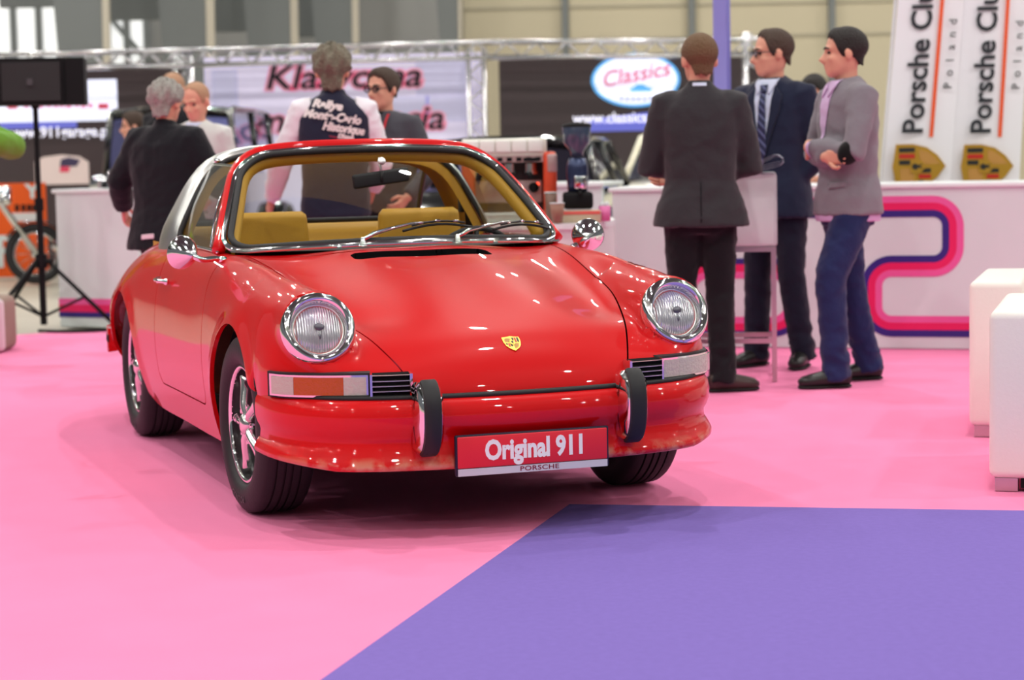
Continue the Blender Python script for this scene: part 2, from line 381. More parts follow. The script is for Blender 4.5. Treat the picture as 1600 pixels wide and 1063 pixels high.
def body_grid():
    S = np.array(ST)                                              # stations x 10 x 3
    full = np.concatenate([(S[:, :0:-1] * [1, -1, 1]), S], axis=1)  # 19 points across
    d = np.linalg.norm(np.diff(S, axis=0), axis=2).mean(axis=1); t = np.r_[0, np.cumsum(d)]
    nu = [6, 8, 10, 14, 16, 16, 16, 14, 12, 12, 14, 12, 12, 12, 10, 8, 5]
    us = np.concatenate([np.linspace(t[i], t[i + 1], nu[i], endpoint=False) for i in range(len(nu))] + [[t[-1]]])
    ctrl = spl(t, full.reshape(len(S), -1))(us).reshape(len(us), 19, 3)
    nv = [8, 8, 7, 7, 10, 10, 8, 10, 5]
    sv = [np.linspace(i, i + 1, n, endpoint=False) for i, n in enumerate(nv)]
    half = np.concatenate(sv + [[9.0]]); vs = np.r_[-half[:0:-1], half]
    G = np.zeros((len(us), len(vs), 3))
    for i, row in enumerate(ctrl):
        c = np.r_[0, np.cumsum(np.linalg.norm(np.diff(row, axis=0), axis=1) + 1e-4)]
        q = np.interp(vs + 9, np.arange(19), c); G[i] = spl(c, row)(q)
    return us, t, vs, G
HL_C = Vector((.580, .633, .681)); HL_N = Vector((math.cos(.36), .06, math.sin(.36))).normalized()   # headlight ring centre and facing
HL_R = .118
def shape_headlights(G):
    """round the fender out to a tube behind each headlight, flat where the lamp sits"""
    n, k, _ = G.shape
    du = np.gradient(G, axis=0); dv = np.gradient(G, axis=1); N = np.cross(dv, du); N /= np.linalg.norm(N, axis=2)[..., None] + 1e-12
    if N[n // 2, k // 2, 2] < 0: N = -N
    for s in (-1, 1):
        c = np.array([HL_C.x, HL_C.y * s, HL_C.z]); nn = np.array([HL_N.x, HL_N.y * s, HL_N.z])
        e = np.array([.06, .645 * s, .712]); ax = c - e; L = np.linalg.norm(ax); ax /= L
        for i in range(n):
            for j in range(k):
                p = G[i, j]
                if p[1] * s < .35 or p[0] < -.1 or p[2] < .5: continue
                m = N[i, j]
                def tubed(q):
                    w = q - e; h = np.dot(w, ax); rad = np.linalg.norm(w - h * ax)
                    r = HL_R - .02 * max(0, 1 - h / L) ** 1.5
                    end = np.dot(q - c, nn)
                    back = max(0, -h) * 2
                    return max(rad - r + back, end)
                def un(tt):
                    d = tubed(p + m * tt); kk = .035; h = max(kk - abs(tt - d), 0) / kk
                    return min(tt, d) - h * h * kk * .25
                if un(0) < -1e-5:
                    lo, hi = 0, .16
                    for _ in range(22):
                        mid = (lo + hi) / 2
                        if un(mid) < 0: lo = mid
                        else: hi = mid
                    p = p + m * hi
                w = p - c; end = np.dot(w, nn); rad = np.linalg.norm(w - end * nn)
                if rad < HL_R * 1.0 and end > -.012: p = p - nn * (end + .012)
                G[i, j] = p
    return G
us, ut, vs, G = body_grid()
ARCH = [(-.022, .285, .378), (-2.268, .285, .372)]
# swell the arch lips
for s in (-1, 1):
    for cx, cz, R in ARCH:
        r = np.hypot(G[..., 0] - cx, G[..., 2] - cz); w = np.exp(-((r - R) / .045) ** 2) * (G[..., 1] * s > .6) * (G[..., 2] > .2)
        G[..., 1] += s * .012 * w
G = shape_headlights(G)
nU, nV, _ = G.shape
GV = G.reshape(-1, 3)
def gfaces(imask, jmask):
    return [(i * nV + j, i * nV + j + 1, (i + 1) * nV + j + 1, (i + 1) * nV + j) for i in range(nU - 1) if imask(i) for j in range(nV - 1) if jmask(j)]
def ws_base(y): return -.43 - .227 * (abs(y) / .688) ** 2.4            # plan curve of the windscreen foot
jv = lambda j: abs(vs[j] + vs[j + 1]) / 2
uS1 = int(np.argmin(abs(us - ut[1])))
hoodF = gfaces(lambda i: i >= uS1, lambda j: jv(j) < 2)
bodyF = gfaces(lambda i: True, lambda j: jv(j) > 2) + gfaces(lambda i: i < uS1, lambda j: jv(j) < 2)
X, Y, Z = GV[:, 0], GV[:, 1], GV[:, 2]
# hood: the middle strip up to the scuttle
hood_rear = np.array([x - (ws_base(y) + .045) for x, y, z in GV])
(hV, hF), hcut = clip(GV, hoodF, hood_rear - .003)
cow, cowcut = clip(GV, hoodF, -hood_rear - .003)
hv = np.array(hV)
seamY = lambda x: np.interp(-x, [-.79, -.7, -.63, -.53, -.40, -.25, 0, .25, .45, .7], [.41, .418, .44, .47, .505, .535, .562, .588, .607, .622])
sc_ = np.where(abs(hv[:, 1]) > .2, 1 - .0060 / np.maximum(abs(hv[:, 1]), .1), 1); hv[:, 1] *= sc_
hood = (list(map(tuple, hv)), hF)
def boundary(sh):
    cnt = {}
    for f in sh[1]:
        for a in range(len(f)):
            e = (f[a], f[(a + 1) % len(f)]); k = (min(e), max(e)); cnt[k] = cnt.get(k, 0) + 1
    return [k for k, c in cnt.items() if c == 1]
hb = flange(hood, boundary(hood), lambda p: (-.012 if p.x > .6 else 0, 0, -.018))
# slot of the fresh air intake: cut out of the hood
sl = hv
def rbsd(a, b, ha, hb_, r): qa = abs(a) - ha + r; qb = abs(b) - hb_ + r; return np.hypot(max(qa, 0), max(qb, 0)) + min(max(qa, qb), 0) - r
slot = np.array([rbsd(y, x + .292 + .03 * (y / .3) ** 2, .268, .056, .014) for x, y, z in hood[0]])
hood2, scut = clip(hood[0], hood[1], slot)
sfl = flange(hood2, scut, lambda p: (0, 0, -.03))
mk('hood', join(hood2, hb), RED, car, sharp=50); mk('intake_well', sfl, DARK, car)
def hood_z(x, y): return float(np.interp(-x, [-.1, 0, .25, .45, .7], [.80, .823, .865, .895, .912])) - .007 * (y / .25) ** 2
P_slot = [[(-.292 - .03 * (y / .3) ** 2 + dx, y, hood_z(-.292 + dx, y) - dz) for dx, dz in ((.07, .022), (.0, .026), (-.07, .024))] for y in np.linspace(-.28, .28, 13)]
mk('air_intake', grid(P_slot), DARK, car)
# rest of the skin: cut cockpit, wheel arches, doors
bV, bF = (list(map(tuple, GV)), bodyF)
bV, bF = join((bV, bF), cow)
bV = np.array(bV)
def merge(sh, d=1e-5):
    key = {}; V = []; m = []
    for v in sh[0]:
        k = tuple(np.round(np.array(v) / d).astype(int))
        if k not in key: key[k] = len(V); V.append(tuple(v))
        m.append(key[k])
    used = sorted({m[i] for f in sh[1] for i in f}); re = {u: i for i, u in enumerate(used)}
    return [V[u] for u in used], [tuple(re[m[i]] for i in f) for f in sh[1]]
bV, bF = merge((bV, bF))
bV = np.array(bV)
fy = np.where((abs(bV[:, 1]) > .38) & (bV[:, 0] > -.4), 1, 0)
ck = np.array([max(x - ws_base(y), -2.42 - x, (abs(y) - .655) if x < -.5 else -1) for x, y, z in bV])
(bV, bF), ckc = clip(bV, bF, ck)
fl_ck = flange((bV, bF), ckc, lambda p: (0, 0, -.04))
arch_fl = []
for cx, cz, R in ARCH:
    g = np.array([math.hypot(v[0] - cx, v[2] - cz) - R if abs(v[1]) > .40 and v[2] < .75 else 1.0 for v in bV])
    (bV, bF), c = clip(bV, bF, g)
    arch_fl.append(flange((bV, bF), c, lambda p: (0, -.016 if p.y > 0 else .016, 0)))
def door_sd(x, z): return rbsd(x + 1.035, z - .735, .465, .42, .06)
def side(v): return abs(v[1]) > .69 or (abs(v[1]) > .6 and v[2] > .84)
g = np.array([door_sd(v[0], v[2]) if side(v) else 1.0 for v in bV])
body, dc = clip(bV, bF, g - .003)
dfl = flange(body, dc, lambda p: (0, -.012 if p.y > 0 else .012, 0))
# fuel flap outline on the left front fender
mk('body_shell', join(body, fl_ck, *arch_fl, dfl), RED, car, sharp=50)
door, dc2 = clip(bV, bF, -g - .003)
for s, nm in ((-1, 'door'), (1, 'door')):
    F = [f for f in door[1] if np.mean([door[0][i][1] for i in f]) * s > 0]
    sh = merge((door[0], F)); fl = flange(door, [c for c in dc2 if door[0][c[0]][1] * s > 0], lambda p: (0, -.02 * s, 0))
    d = mk(nm, join(sh, fl), RED, car, sharp=50)
    # handle with push button
    hx, hy, hz = -1.40, .776 * s, .745
    hp = [(hx - .02, hy, hz), (hx - .012, hy + .022 * s, hz + .002), (hx + .05, hy + .03 * s, hz + .004), (hx + .115, hy + .028 * s, hz + .003), (hx + .135, hy, hz)]
    mk('door_handle', join(tube(curve(hp, 12), .009, 8), cyl((hx - .03, hy - .01 * s, hz), (hx - .03, hy + .02 * s, hz), .013, 12), ball((hx + .13, hy + .008 * s, hz), .018, .012, .014)), CHROME, d)
# fuel flap: thin dark outline with the flap proud of it
def on_skin(x, y, dz=0):
    k = np.argmin((GV[:, 0] - x) ** 2 + (GV[:, 1] - y) ** 2 + (GV[:, 2] < .6) * 9); return Vector(GV[k]) + Vector((0, 0, dz))

# ---------------- bumper: profile swept round the nose
bp = [(.352, -.792), (.45, -.785), (.56, -.755), (.655, -.695), (.735, -.60), (.79, -.44), (.818, -.22), (.825, 0)]
bp = bp + [(x, -y) for x, y in bp[-2::-1]]
bc = curve([(x, y, 0) for x, y in bp], 71)
bprof = [(-.07, .452), (-.03, .456), (-.006, .448), (.008, .43), (.014, .405), (.012, .375), (.002, .352), (-.010, .338), (-.014, .325), (-.010, .30), (-.002, .278), (.012, .262), (.022, .248), (.022, .236), (.010, .228), (-.03, .222), (-.09, .225)]
def bsec(c, t, dzs=0):
    n = Vector((t.y, -t.x, 0)).normalized()
    if n.x < -.2 or n.dot(Vector((c.x - .2, c.y, 0))) < 0: n = -n
    return n
def worn_paint():
    """bumper paint rubbed pale along the lower lip"""
    m = RED.copy(); m.name = 'worn_red_paint'; nt = m.node_tree; b = nt.nodes['Principled BSDF']
    tc = nt.nodes.new('ShaderNodeTexCoord'); sx = nt.nodes.new('ShaderNodeSeparateXYZ'); mr = nt.nodes.new('ShaderNodeMapRange')
    mr.inputs['From Min'].default_value = .278; mr.inputs['From Max'].default_value = .246
    no = nt.nodes.new('ShaderNodeTexNoise'); no.inputs['Scale'].default_value = 14; no.inputs['Detail'].default_value = 6
    ra = nt.nodes.new('ShaderNodeValToRGB'); ra.color_ramp.elements[0].position = .42; ra.color_ramp.elements[1].position = .58
    mu = nt.nodes.new('ShaderNodeMath'); mu.operation = 'MULTIPLY'; mx = nt.nodes.new('ShaderNodeMix'); mx.data_type = 'RGBA'
    mx.inputs['A'].default_value = b.inputs['Base Color'].default_value; mx.inputs['B'].default_value = (*s2l(206, 140, 112), 1)
    L = nt.links.new; L(tc.outputs['Object'], sx.inputs[0]); L(sx.outputs['Z'], mr.inputs['Value']); L(tc.outputs['Object'], no.inputs['Vector']); L(no.outputs['Fac'], ra.inputs['Fac'])
    L(mr.outputs['Result'], mu.inputs[0]); L(ra.outputs['Color'], mu.inputs[1]); L(mu.outputs[0], mx.inputs['Factor']); L(mx.outputs['Result'], b.inputs['Base Color'])
    return m
WORN = worn_paint()
P = []
for i, c in enumerate(bc):
    t = bc[min(i + 1, len(bc) - 1)] - bc[max(i - 1, 0)]; n = bsec(c, t)
    e = min(1, abs(i - 35) / 35); up = .012 * e ** 2
    side_ = max(0, (abs(c.y) - .62) / .17)
    P.append([(c.x + n.x * (o * (1 - .35 * side_)) , c.y + n.y * (o * (1 - .35 * side_)), z + up + (.022 * side_ if z < .3 else 0)) for o, z in bprof])
mk('front_bumper', grid(P), WORN, car, sharp=70)
# black seam between bumper and body
mk('bumper_seal', tube([(c.x - .03, c.y * .985, .459 + .012 * (abs(i - 35) / 35) ** 2) for i, c in enumerate(bc)], .010, 8), RUBBER, car)
# bumper guards
for s in (-1, 1):
    y0 = .352 * s
    gp = curve([(.80, y0, .500), (.85, y0, .503), (.880, y0, .47), (.890, y0, .41), (.880, y0, .345), (.85, y0, .305), (.80, y0, .303)], 22)
    g = mk('bumper_guard', sweep(gp, [(-.040, -.075), (-.040, .0), (-.030, .012), (.030, .012), (.040, 0), (.040, -.075)], up=(0, 0, 1)), CHROME, car, sharp=40)
    mk('rubber_strip', sweep(gp[3:-2], [(-.027, .008), (-.027, .020), (-.020, .025), (.020, .025), (.027, .020), (.027, .008)], up=(0, 0, 1)), RUBBER, g, sharp=40)
# number plate with holder
pl = mk('number_plate', rbox(.838, .852, -.266, .266, .206, .340, .006, 2), mat('plate_frame', (.012, .012, .03), rough=.35), car, sharp=40)
mk('plate_panel', rbox(.850, .8545, -.258, .258, .232, .334, .003, 2), mat('plate_red', s2l(226, 42, 56), rough=.4), pl)
mk('plate_strip', box(.850, .8548, -.258, .258, .207, .230), mat('plate_silver', (.62, .62, .66), rough=.3), pl, smooth=False)
PW = mat('plate_white', (.9, .9, .9), rough=.4)
t = upright(text_shape('Original 911', .088, .0006, .0034, .79), (1, 0))
mk('plate_lettering', mv(t, .8552, .008, .283), PW, pl, smooth=False)
t = upright(text_shape('PORSCHE', .021, .0004, .0002, 1.45, spacing=1.05), (1, 0))
mk('maker_lettering', mv(t, .8552, .02, .2185), mat('plate_dark_red', s2l(130, 20, 40), rough=.4), pl, smooth=False)

# ---------------- headlights, indicators, horn grilles
GLASS = thin_glass('lamp_glass', (.96, .97, .97), 1.2)
def lens_mat():
    m = mat('headlight_lens', (.80, .80, .84), rough=.16, metal=.7)
    nt = m.node_tree; b = nt.nodes['Principled BSDF']; tc = nt.nodes.new('ShaderNodeTexCoord'); wv = nt.nodes.new('ShaderNodeTexWave')
    wv.wave_type = 'BANDS'; wv.bands_direction = 'X'; wv.inputs['Scale'].default_value = 38; wv.inputs['Distortion'].default_value = .6
    bu = nt.nodes.new('ShaderNodeBump'); bu.inputs['Strength'].default_value = .9; bu.inputs['Distance'].default_value = .004
    nt.links.new(tc.outputs['Object'], wv.inputs['Vector']); nt.links.new(wv.outputs['Color'], bu.inputs['Height']); nt.links.new(bu.outputs['Normal'], b.inputs['Normal'])
    return m
LENS = lens_mat()
for s in (-1, 1):
    n = Vector((HL_N.x, HL_N.y * s, HL_N.z)); c = Vector((HL_C.x, HL_C.y * s, HL_C.z))
    q = n.to_track_quat('Z', 'Y').to_matrix().to_4x4(); q.translation = c
    ring = lathe([(.112, -.035), (.122, -.03), (.1245, -.012), (.122, .004), (.115, .016), (.106, .022), (.098, .020), (.0895, .011), (.087, -.012), (.087, -.03)], 64)
    h = mk('headlight', xf(ring, q), CHROME, car)
    lo = mk('lens', lathe([(0.0001, .010), (.03, .0085), (.055, .003), (.070, -.004), (.080, -.013), (.081, -.02)], 48), LENS, h); lo.matrix_local = q
    gs = mk('retaining_ring', lathe([(.079, -.017), (.081, -.009), (.0865, -.009), (.0875, -.02)], 48), STEEL, h); gs.matrix_local = q
    bl = mk('bulb_shield', join(ball((0, .004, .012), .017, .013, .006), cyl((0, -.02, .008), (0, -.035, .002), .006, 8)), mat('lamp_grey', (.12, .12, .14), rough=.3, metal=.6), h); bl.matrix_local = q
    sw = mk('ring_screw', cyl((0, -.108, .016), (0, -.108, .024), .005, 10), STEEL, h); sw.matrix_local = q
    # plan curve of the nose at the indicator height
    row = [Vector(G[int(np.argmin(abs(us - ut[2]))) - 2, j]) for j in range(nV) if vs[j] * s > 1.2 and vs[j] * s < 7.6]
    row.sort(key=lambda p: abs(p.y)); rl = curve(row, 40)
    def strip(a, b, z0, z1, d0, d1, nn=14, zo=0):
        """a bowed block on the nose between |y|=a and b"""
        ys = np.linspace(a, b, nn); xs = np.interp(ys, [abs(p.y) for p in rl], [p.x for p in rl]); out = []
        for k in range(nn):
            k0, k1 = max(k - 1, 0), min(k + 1, nn - 1); t_ = Vector((xs[k1] - xs[k0], ys[k1] - ys[k0], 0)).normalized(); nr = Vector((t_.y, -t_.x, 0))
            f = [(d0, z0), (d1, z0 + .004), (d1, z1 - .004), (d0, z1)]
            out.append([(xs[k] + nr.x * d, (ys[k] + nr.y * d) * s, z) for d, z in f])
        V, F = grid(out, cv=True)
        return V, F + [tuple(range(4)), tuple((nn - 1) * 4 + k for k in range(4))]
    ind = mk('indicator_lamp', strip(.508, .770, .462, .541, -.02, .016), CHROME, car, sharp=30)
    AMB = mat('amber_lens', s2l(176, 78, 8), rough=.12, coat=.6, bump=(90, .2)); CLR = mat('clear_lens', (.50, .47, .41), rough=.15, coat=.6, bump=(90, .25))
    mk('clear_lens', strip(.514, .580, .469, .534, -.01, .021), CLR, ind, sharp=30)
    mk('amber_lens', strip(.580, .715, .469, .534, -.01, .021), AMB if s < 0 else CLR, ind, sharp=30)
    mk('clear_lens', strip(.715, .764, .469, .534, -.01, .021), CLR, ind, sharp=30)
    mk('lamp_gasket', strip(.503, .776, .456, .547, -.02, .009), RUBBER, car, sharp=30)
    gr = mk('horn_grille', strip(.380, .500, .464, .541, -.02, .020), DARK, car, sharp=30)
    for z in np.linspace(.465, .531, 5):
        mk('slat', strip(.378, .500, z - .003 if z < .53 else z, z + .0075, .0, .034, 8), STEEL, gr, sharp=30)
    for e0, e1 in ((.372, .381), (.496, .503)): mk('grille_edge', strip(e0, e1, .461, .543, -.01, .034, 3), CHROME, gr, sharp=30)
# crest on the hood
def crest(scale=1.0, name='hood_crest', parent=None, M=None, m_on=True):
    """shield with gold field, red and black bars and a small central shield"""
    w = [(-.5, .46), (-.2, .50), (0, .54), (.2, .50), (.5, .46), (.5, .1), (.42, -.2), (.25, -.42), (0, -.6), (-.25, -.42), (-.42, -.2), (-.5, .1)]
    gold = mat('crest_gold', s2l(206, 160, 60), rough=.3, metal=.6); black = mat('crest_black', (.02, .02, .02), rough=.4); red = mat('crest_red', s2l(190, 40, 30), rough=.4)
    sh = lambda poly, a, b: [tuple(M @ Vector((x * scale, y * scale * 1.05, z * scale))) for x, y, z in prism(poly, a, b)[0]]
    def pr(nm, poly, a, b, m, par): return mk(nm, (sh(poly, a, b), prism(poly, a, b)[1]), m, par, smooth=False)
    o = pr(name, w, -.02, .03, gold, parent)
    r = lambda x0, x1, y0, y1: [(x0, y0), (x1, y0), (x1, y1), (x0, y1)]
    for x0, x1, m in ((.04, .14, black), (.18, .28, red), (.32, .42, black)): pr('crest_bar', r(x0, x1, .06, .40), .03, .045, m, o)
    for x0, x1, m in ((-.40, -.31, black), (-.27, -.18, red), (-.14, -.05, black)): pr('crest_bar', r(x0, x1, -.28 if x0 > -.3 else -.12, -.02), .03, .045, m, o)
    pr('crest_field', [(-.4, .08), (-.05, .08), (-.05, .38), (-.4, .36)], .03, .04, mat('crest_tan', s2l(190, 140, 70), rough=.5), o)
    pr('crest_field', [(.05, -.04), (.38, -.04), (.3, -.25), (.05, -.48)], .03, .04, mat('crest_tan', (0, 0, 0)), o)
    pr('crest_centre', [(-.15, .16), (.15, .16), (.14, -.06), (0, -.2), (-.14, -.06)], .045, .065, gold, o)
    pr('crest_horse', [(-.05, .12), (.03, .13), (.07, .06), (.03, .0), (.06, -.1), (.0, -.04), (-.05, -.12), (-.03, .0), (-.08, .04)], .065, .075, black, o)
    return o
def skin_frame(x, y):
    """point and normal of the body skin at plan position (x, y)"""
    ok = (GV[:, 2] > .5); k = int(np.argmin((GV[:, 0] - x) ** 2 + (GV[:, 1] - y) ** 2 + (~ok) * 9)); i, j = divmod(k, nV)
    du = G[i + 1, j] - G[i - 1, j]; dv = G[i, j + 1] - G[i, j - 1]; n = np.cross(du, dv); n /= np.linalg.norm(n)
    if n[2] < 0: n = -n
    return Vector(G[i, j]), Vector(n)
_p, _n = skin_frame(.672, 0); _n.y = 0; _n.normalize(); _u = Vector((-_n.z, 0, _n.x)); _p.y = 0; _p = _p + _n * .001
cM = Matrix(((0, _u.x, _n.x, _p.x), (1, 0, 0, 0), (0, _u.z, _n.z, _p.z), (0, 0, 0, 1)))
crest(.060, 'hood_crest', car, cM)
# fuel flap outline on the left front fender
_p, _n = skin_frame(.16, .70); _t = Vector((1, 0, 0)); _t = (_t - _n * _t.dot(_n)).normalized(); _b = _n.cross(_t)
def skin_ring(r):
    out = []
    for a in np.linspace(0, 2 * PI, 40, endpoint=False):
        q = _p + _t * (r * 1.15 * math.cos(a)) + _b * (r * math.sin(a)); d = ((GV - np.array(q)) ** 2).sum(axis=1); ks = np.argsort(d)[:4]; w = 1 / (np.sqrt(d[ks]) + 1e-4)
        m_ = (GV[ks] * w[:, None]).sum(axis=0) / w.sum(); nn = _n; q = q + nn * (Vector(m_) - q).dot(nn); out.append(q)
    return out
mk('fuel_flap_seam', tube(skin_ring(.062), .0022, 6, closed=True), mat('seam_dark_red', s2l(90, 8, 10), rough=.5), car)
# ---------------- windscreen
def ws_bottom(y): return Vector((ws_base(y) - .012, y, .912 - .026 * (abs(y) / .688) ** 2))
def ws_top(y): return Vector((-.985 - .10 * (abs(y) / .55) ** 2.2, y, 1.262 - .030 * (abs(y) / .55) ** 2.5))
def ws_pt(a, b):
    """a in -1..1 across, b in 0..1 up; corners rounded by squeezing"""
    B = ws_bottom(a * .668); T = ws_top(a * .505); p = B.lerp(T, b)
    bulge = .035 * math.sin(PI * b) * (1 - .3 * a * a); p.x += bulge * .55; p.z += bulge * .45
    return p
def ws_loop(inset=0.0, n=16):
    """rounded outline of the screen in (a, b)"""
    ra, rb = .22, .27; L = []; i = inset
    for (ca, cb, a0) in ((1 - ra, 1 - rb, 0), (-1 + ra, 1 - rb, 90), (-1 + ra * .6, rb * .6, 180), (1 - ra * .6, rb * .6, 270)):
        k = 1 if cb > .5 else .6
        for t in np.linspace(a0, a0 + 90, 9):
            L.append((ca + ra * k * math.cos(math.radians(t)), cb + rb * k * math.sin(math.radians(t))))
    out = []
    for j in range(len(L)):
        p, q = L[j], L[(j + 1) % len(L)]; d = math.hypot((p[0] - q[0]) * .6, (p[1] - q[1]) * .5); m = max(1, int(d / .05))
        for k in range(m): out.append((p[0] + (q[0] - p[0]) * k / m, p[1] + (q[1] - p[1]) * k / m))
    return [ws_pt(a * (1 - i), .5 + (b - .5) * (1 - i * 1.6)) for a, b in out]
loop = ws_loop(0)
gp = [ws_pt(0, .5)] ; Lg = ws_loop(.005)
def disc_fill(loop, rings=8):
    """fill a loop on the screen surface with rings towards the middle"""
    c = ws_pt(0, .5)
    return None
AB = [[ws_pt(a, b) for a in np.linspace(-.99, .99, 25)] for b in np.linspace(.0, .99, 13)]
ws = mk('windscreen', grid(AB), WINDOW, car)
def nrm_out(p): return (Vector((.55, 0, .45)) + Vector((0, p.y * .5, 0))).normalized()
chrome_loop = [p + nrm_out(p) * .008 for p in ws_loop(-.022)]
mk('windscreen_trim', sweep(chrome_loop, [(-.011, -.006), (-.009, .006), (0, .010), (.009, .006), (.011, -.006)], closed=True, up=(0.5, 0, .8)), CHROME, car, sharp=60)
rub_loop = [p + nrm_out(p) * .004 for p in ws_loop(.012)]
mk('windscreen_rubber', tube(rub_loop, .013, 8, closed=True), RUBBER, car)
# body-coloured pillars and header behind the trim
up_loop = [ws_pt(a, b) for a, b in [(-1.03, .0), (-1.03, .2), (-1.03, .4), (-1.03, .6), (-1.025, .75), (-1.0, .88), (-.95, .97), (-.86, 1.03), (-.7, 1.05), (-.4, 1.055), (0, 1.055), (.4, 1.055), (.7, 1.05), (.86, 1.03), (.95, .97), (1.0, .88), (1.025, .75), (1.03, .6), (1.03, .4), (1.03, .2), (1.03, 0)]]
fr = curve(up_loop, 60)
mk('windscreen_frame', tube([p + Vector((-.022, 0, .002)) for p in fr], .026, 10), RED, car)
inner = [ws_pt(a * .955, b * .955 + .012) + Vector((-.05, 0, -.012)) for a, b in [(-1.0, .02), (-1.0, .3), (-1.0, .6), (-.99, .78), (-.95, .9), (-.86, .97), (-.7, .995), (0, 1.0), (.7, .995), (.86, .97), (.95, .9), (.99, .78), (1.0, .6), (1.0, .3), (1.0, .02)]]
mk('pillar_trim', tube(curve(inner, 50), [(.024, .03)] * 50, 10), MUSTARD, car)
# header lining
hl = [[ws_pt(a * .93, .955) + Vector((-.05 - d, 0, .004 + .01 * math.sin(d * 20))) for a in np.linspace(-1, 1, 21)] for d in np.linspace(0, .11, 5)]
mk('header_lining', grid(hl), MUSTARD, car)
# interior mirror
im = mk('rear_view_mirror', xf(rbox(-.012, .012, -.118, .118, -.029, .029, .012, 4), Matrix.Translation((-.90, .02, 1.147)) @ Matrix.Rotation(.12, 4, 'X')), RUBBER, car, sharp=60)
mk('mirror_stem', join(cyl((-.895, .02, 1.165), (-.915, .02, 1.228), .006, 8), cyl((-.888, .02, 1.213), (-.882, .02, 1.216), .016, 16)), STEEL, im)
mk('mirror_clip', cyl((-.887, .02, 1.13), (-.884, .02, 1.175), .007, 8), RUBBER, im)
# wipers
for y0, tip in ((-.195, .30), (.178, .66)):
    def wsn(y, b): return ws_pt(y / (.668 + (.505 - .668) * b), b) + nrm_out(Vector((0, y, 0))) * .022
    piv = Vector((ws_base(y0) + .018, y0, .900))
    w = mk('wiper', join(lathe([(.0, .034), (.006, .034), (.009, .026), (.012, .012), (.016, .006), (.018, 0)], 14)), CHROME, car); w.location = piv
    arm = [piv + Vector((0, 0, .024)), piv + Vector((-.02, .05, .045)), wsn(y0 + .13, .09), wsn(y0 + .22, .13), wsn(y0 + .30, .135)]
    a = mk('wiper_arm', mv(tube(arm, [.007, .009, .007, .005, .004], 8), *(-piv)), CHROME, w)
    blade = [wsn(y0 + .17 + k * .036, .075 + .055 * math.sin(k / 7 * 2.4)) for k in range(9)]
    mk('wiper_blade', mv(join(tube([p - Vector((.002, 0, .006)) for p in blade], .0055, 6), tube([p + Vector((.006, 0, .006)) for p in blade[1:-1]], .0045, 6)), *(-piv)), RUBBER, w)
    for k in (2, 4, 6): mk('blade_holder', mv(ball(blade[k] + Vector((.006, 0, .008)), .008, .014, .006, 8, 6), *(-piv)), CHROME, w)
for y0 in (-.29, .33):
    mk('washer_nozzle', mv(lathe([(0, .012), (.006, .011), (.009, .004), (.010, -.004)], 12), ws_base(y0) + .05, y0, .898), CHROME, car)
# ---------------- door mirrors
for s in (-1, 1):
    b = Vector((-.545, .705 * s, .862)); c = Vector((-.555, -.850, .893)) if s < 0 else Vector((-.52, .752, .908))
    ax = (Vector((.86, .42, -.16)) if s < 0 else Vector((.86, -.30, -.10))).normalized(); q = ax.to_track_quat('Z', 'Y').to_matrix().to_4x4(); q.translation = c
    sh = lathe([(.001, .072), (.012, .068), (.030, .050), (.048, .028), (.061, .008), (.065, -.006), (.064, -.012), (.059, -.012), (.001, -.008)], 40)
    o = mk('door_mirror', xf(sh, q), CHROME, car, sharp=60)
    mk('mirror_arm', join(tube(curve([b, b + Vector((.01, .03 * s, .005)), c + ax * .075 + Vector((-.01, -.02 * s, -.012)), c + ax * .06], 10), .0115, 10), ball(b, .02, .02, .014)), CHROME, o)
# ---------------- side glass and vent bar
def ws_side(b, s): return ws_pt(1.03 * s, b)
for s in (-1, 1):
    rows = []
    for b in np.linspace(0, 1, 9):
        f = Vector((-.74, .672 * s, .885)).lerp(Vector((-1.05, .525 * s, 1.205)), b); r = Vector((-1.545, .672 * s, .892)).lerp(Vector((-1.555, .52 * s, 1.215)), b)
        o_ = .018 * math.sin(PI * b) * s
        rows.append([f.lerp(r, k / 10) + Vector((0, o_, 0)) for k in range(11)])
    mk('door_glass', grid(rows), SIDEGLASS, car)
    mk('glass_edge_trim', tube([r[0] for r in rows] + rows[-1][1:], .006, 8), CHROME, car)
    vb = [Vector((-.90, .672 * s, .885)).lerp(Vector((-1.11, .524 * s, 1.20)), b) + Vector((0, .02 * math.sin(PI * b) * s, 0)) for b in np.linspace(0, 1, 8)]
    mk('vent_window_bar', tube(vb, [(.008, .012)] * 8, 8), CHROME, car)
    mk('belt_trim', tube(curve([(ws_base(.68) - .04, .690 * s, .884), (-1.0, .690 * s, .889), (-1.55, .690 * s, .892)], 14), .007, 8), CHROME, car)
# ---------------- targa bar
def bar_path(k, n=41):
    """arch over the cabin; k scales it inwards"""
    half = [(.697, .855), (.684, .93), (.642, 1.02), (.594, 1.11), (.540, 1.185), (.472, 1.234), (.385, 1.260), (.22, 1.275), (0, 1.280)]
    pts = [(-y, z) for y, z in half] + [(y, z) for y, z in half[-2::-1]]
    c = curve([(0, y, z) for y, z in pts], n)
    out = []
    for i, p in enumerate(c):
        t = (c[min(i + 1, n - 1)] - c[max(i - 1, 0)]).normalized(); nn = Vector((0, t.z, -t.y)); out.append(p + nn * k)
    return out
def bar_x(z):
    t = (z - .86) / .42; t = max(0, min(1, t)); return -1.525 - .055 * t, -1.87 + .12 * t ** .7     # front and rear edges
def band(k, inset=0.0, n=41, sec=((0, 0), (.06, .012), (.3, .02), (.7, .02), (.94, .012), (1, 0))):
    P = []
    for p, q in zip(bar_path(k, n), bar_path(k + .1, n)):
        a, b = bar_x(p.z); a -= inset; b += inset; d = (q - p).normalized() * -1
        P.append([Vector((a + (b - a) * t, p.y, p.z)) + d * h for t, h in sec])
    return P
st = bar_path(0)
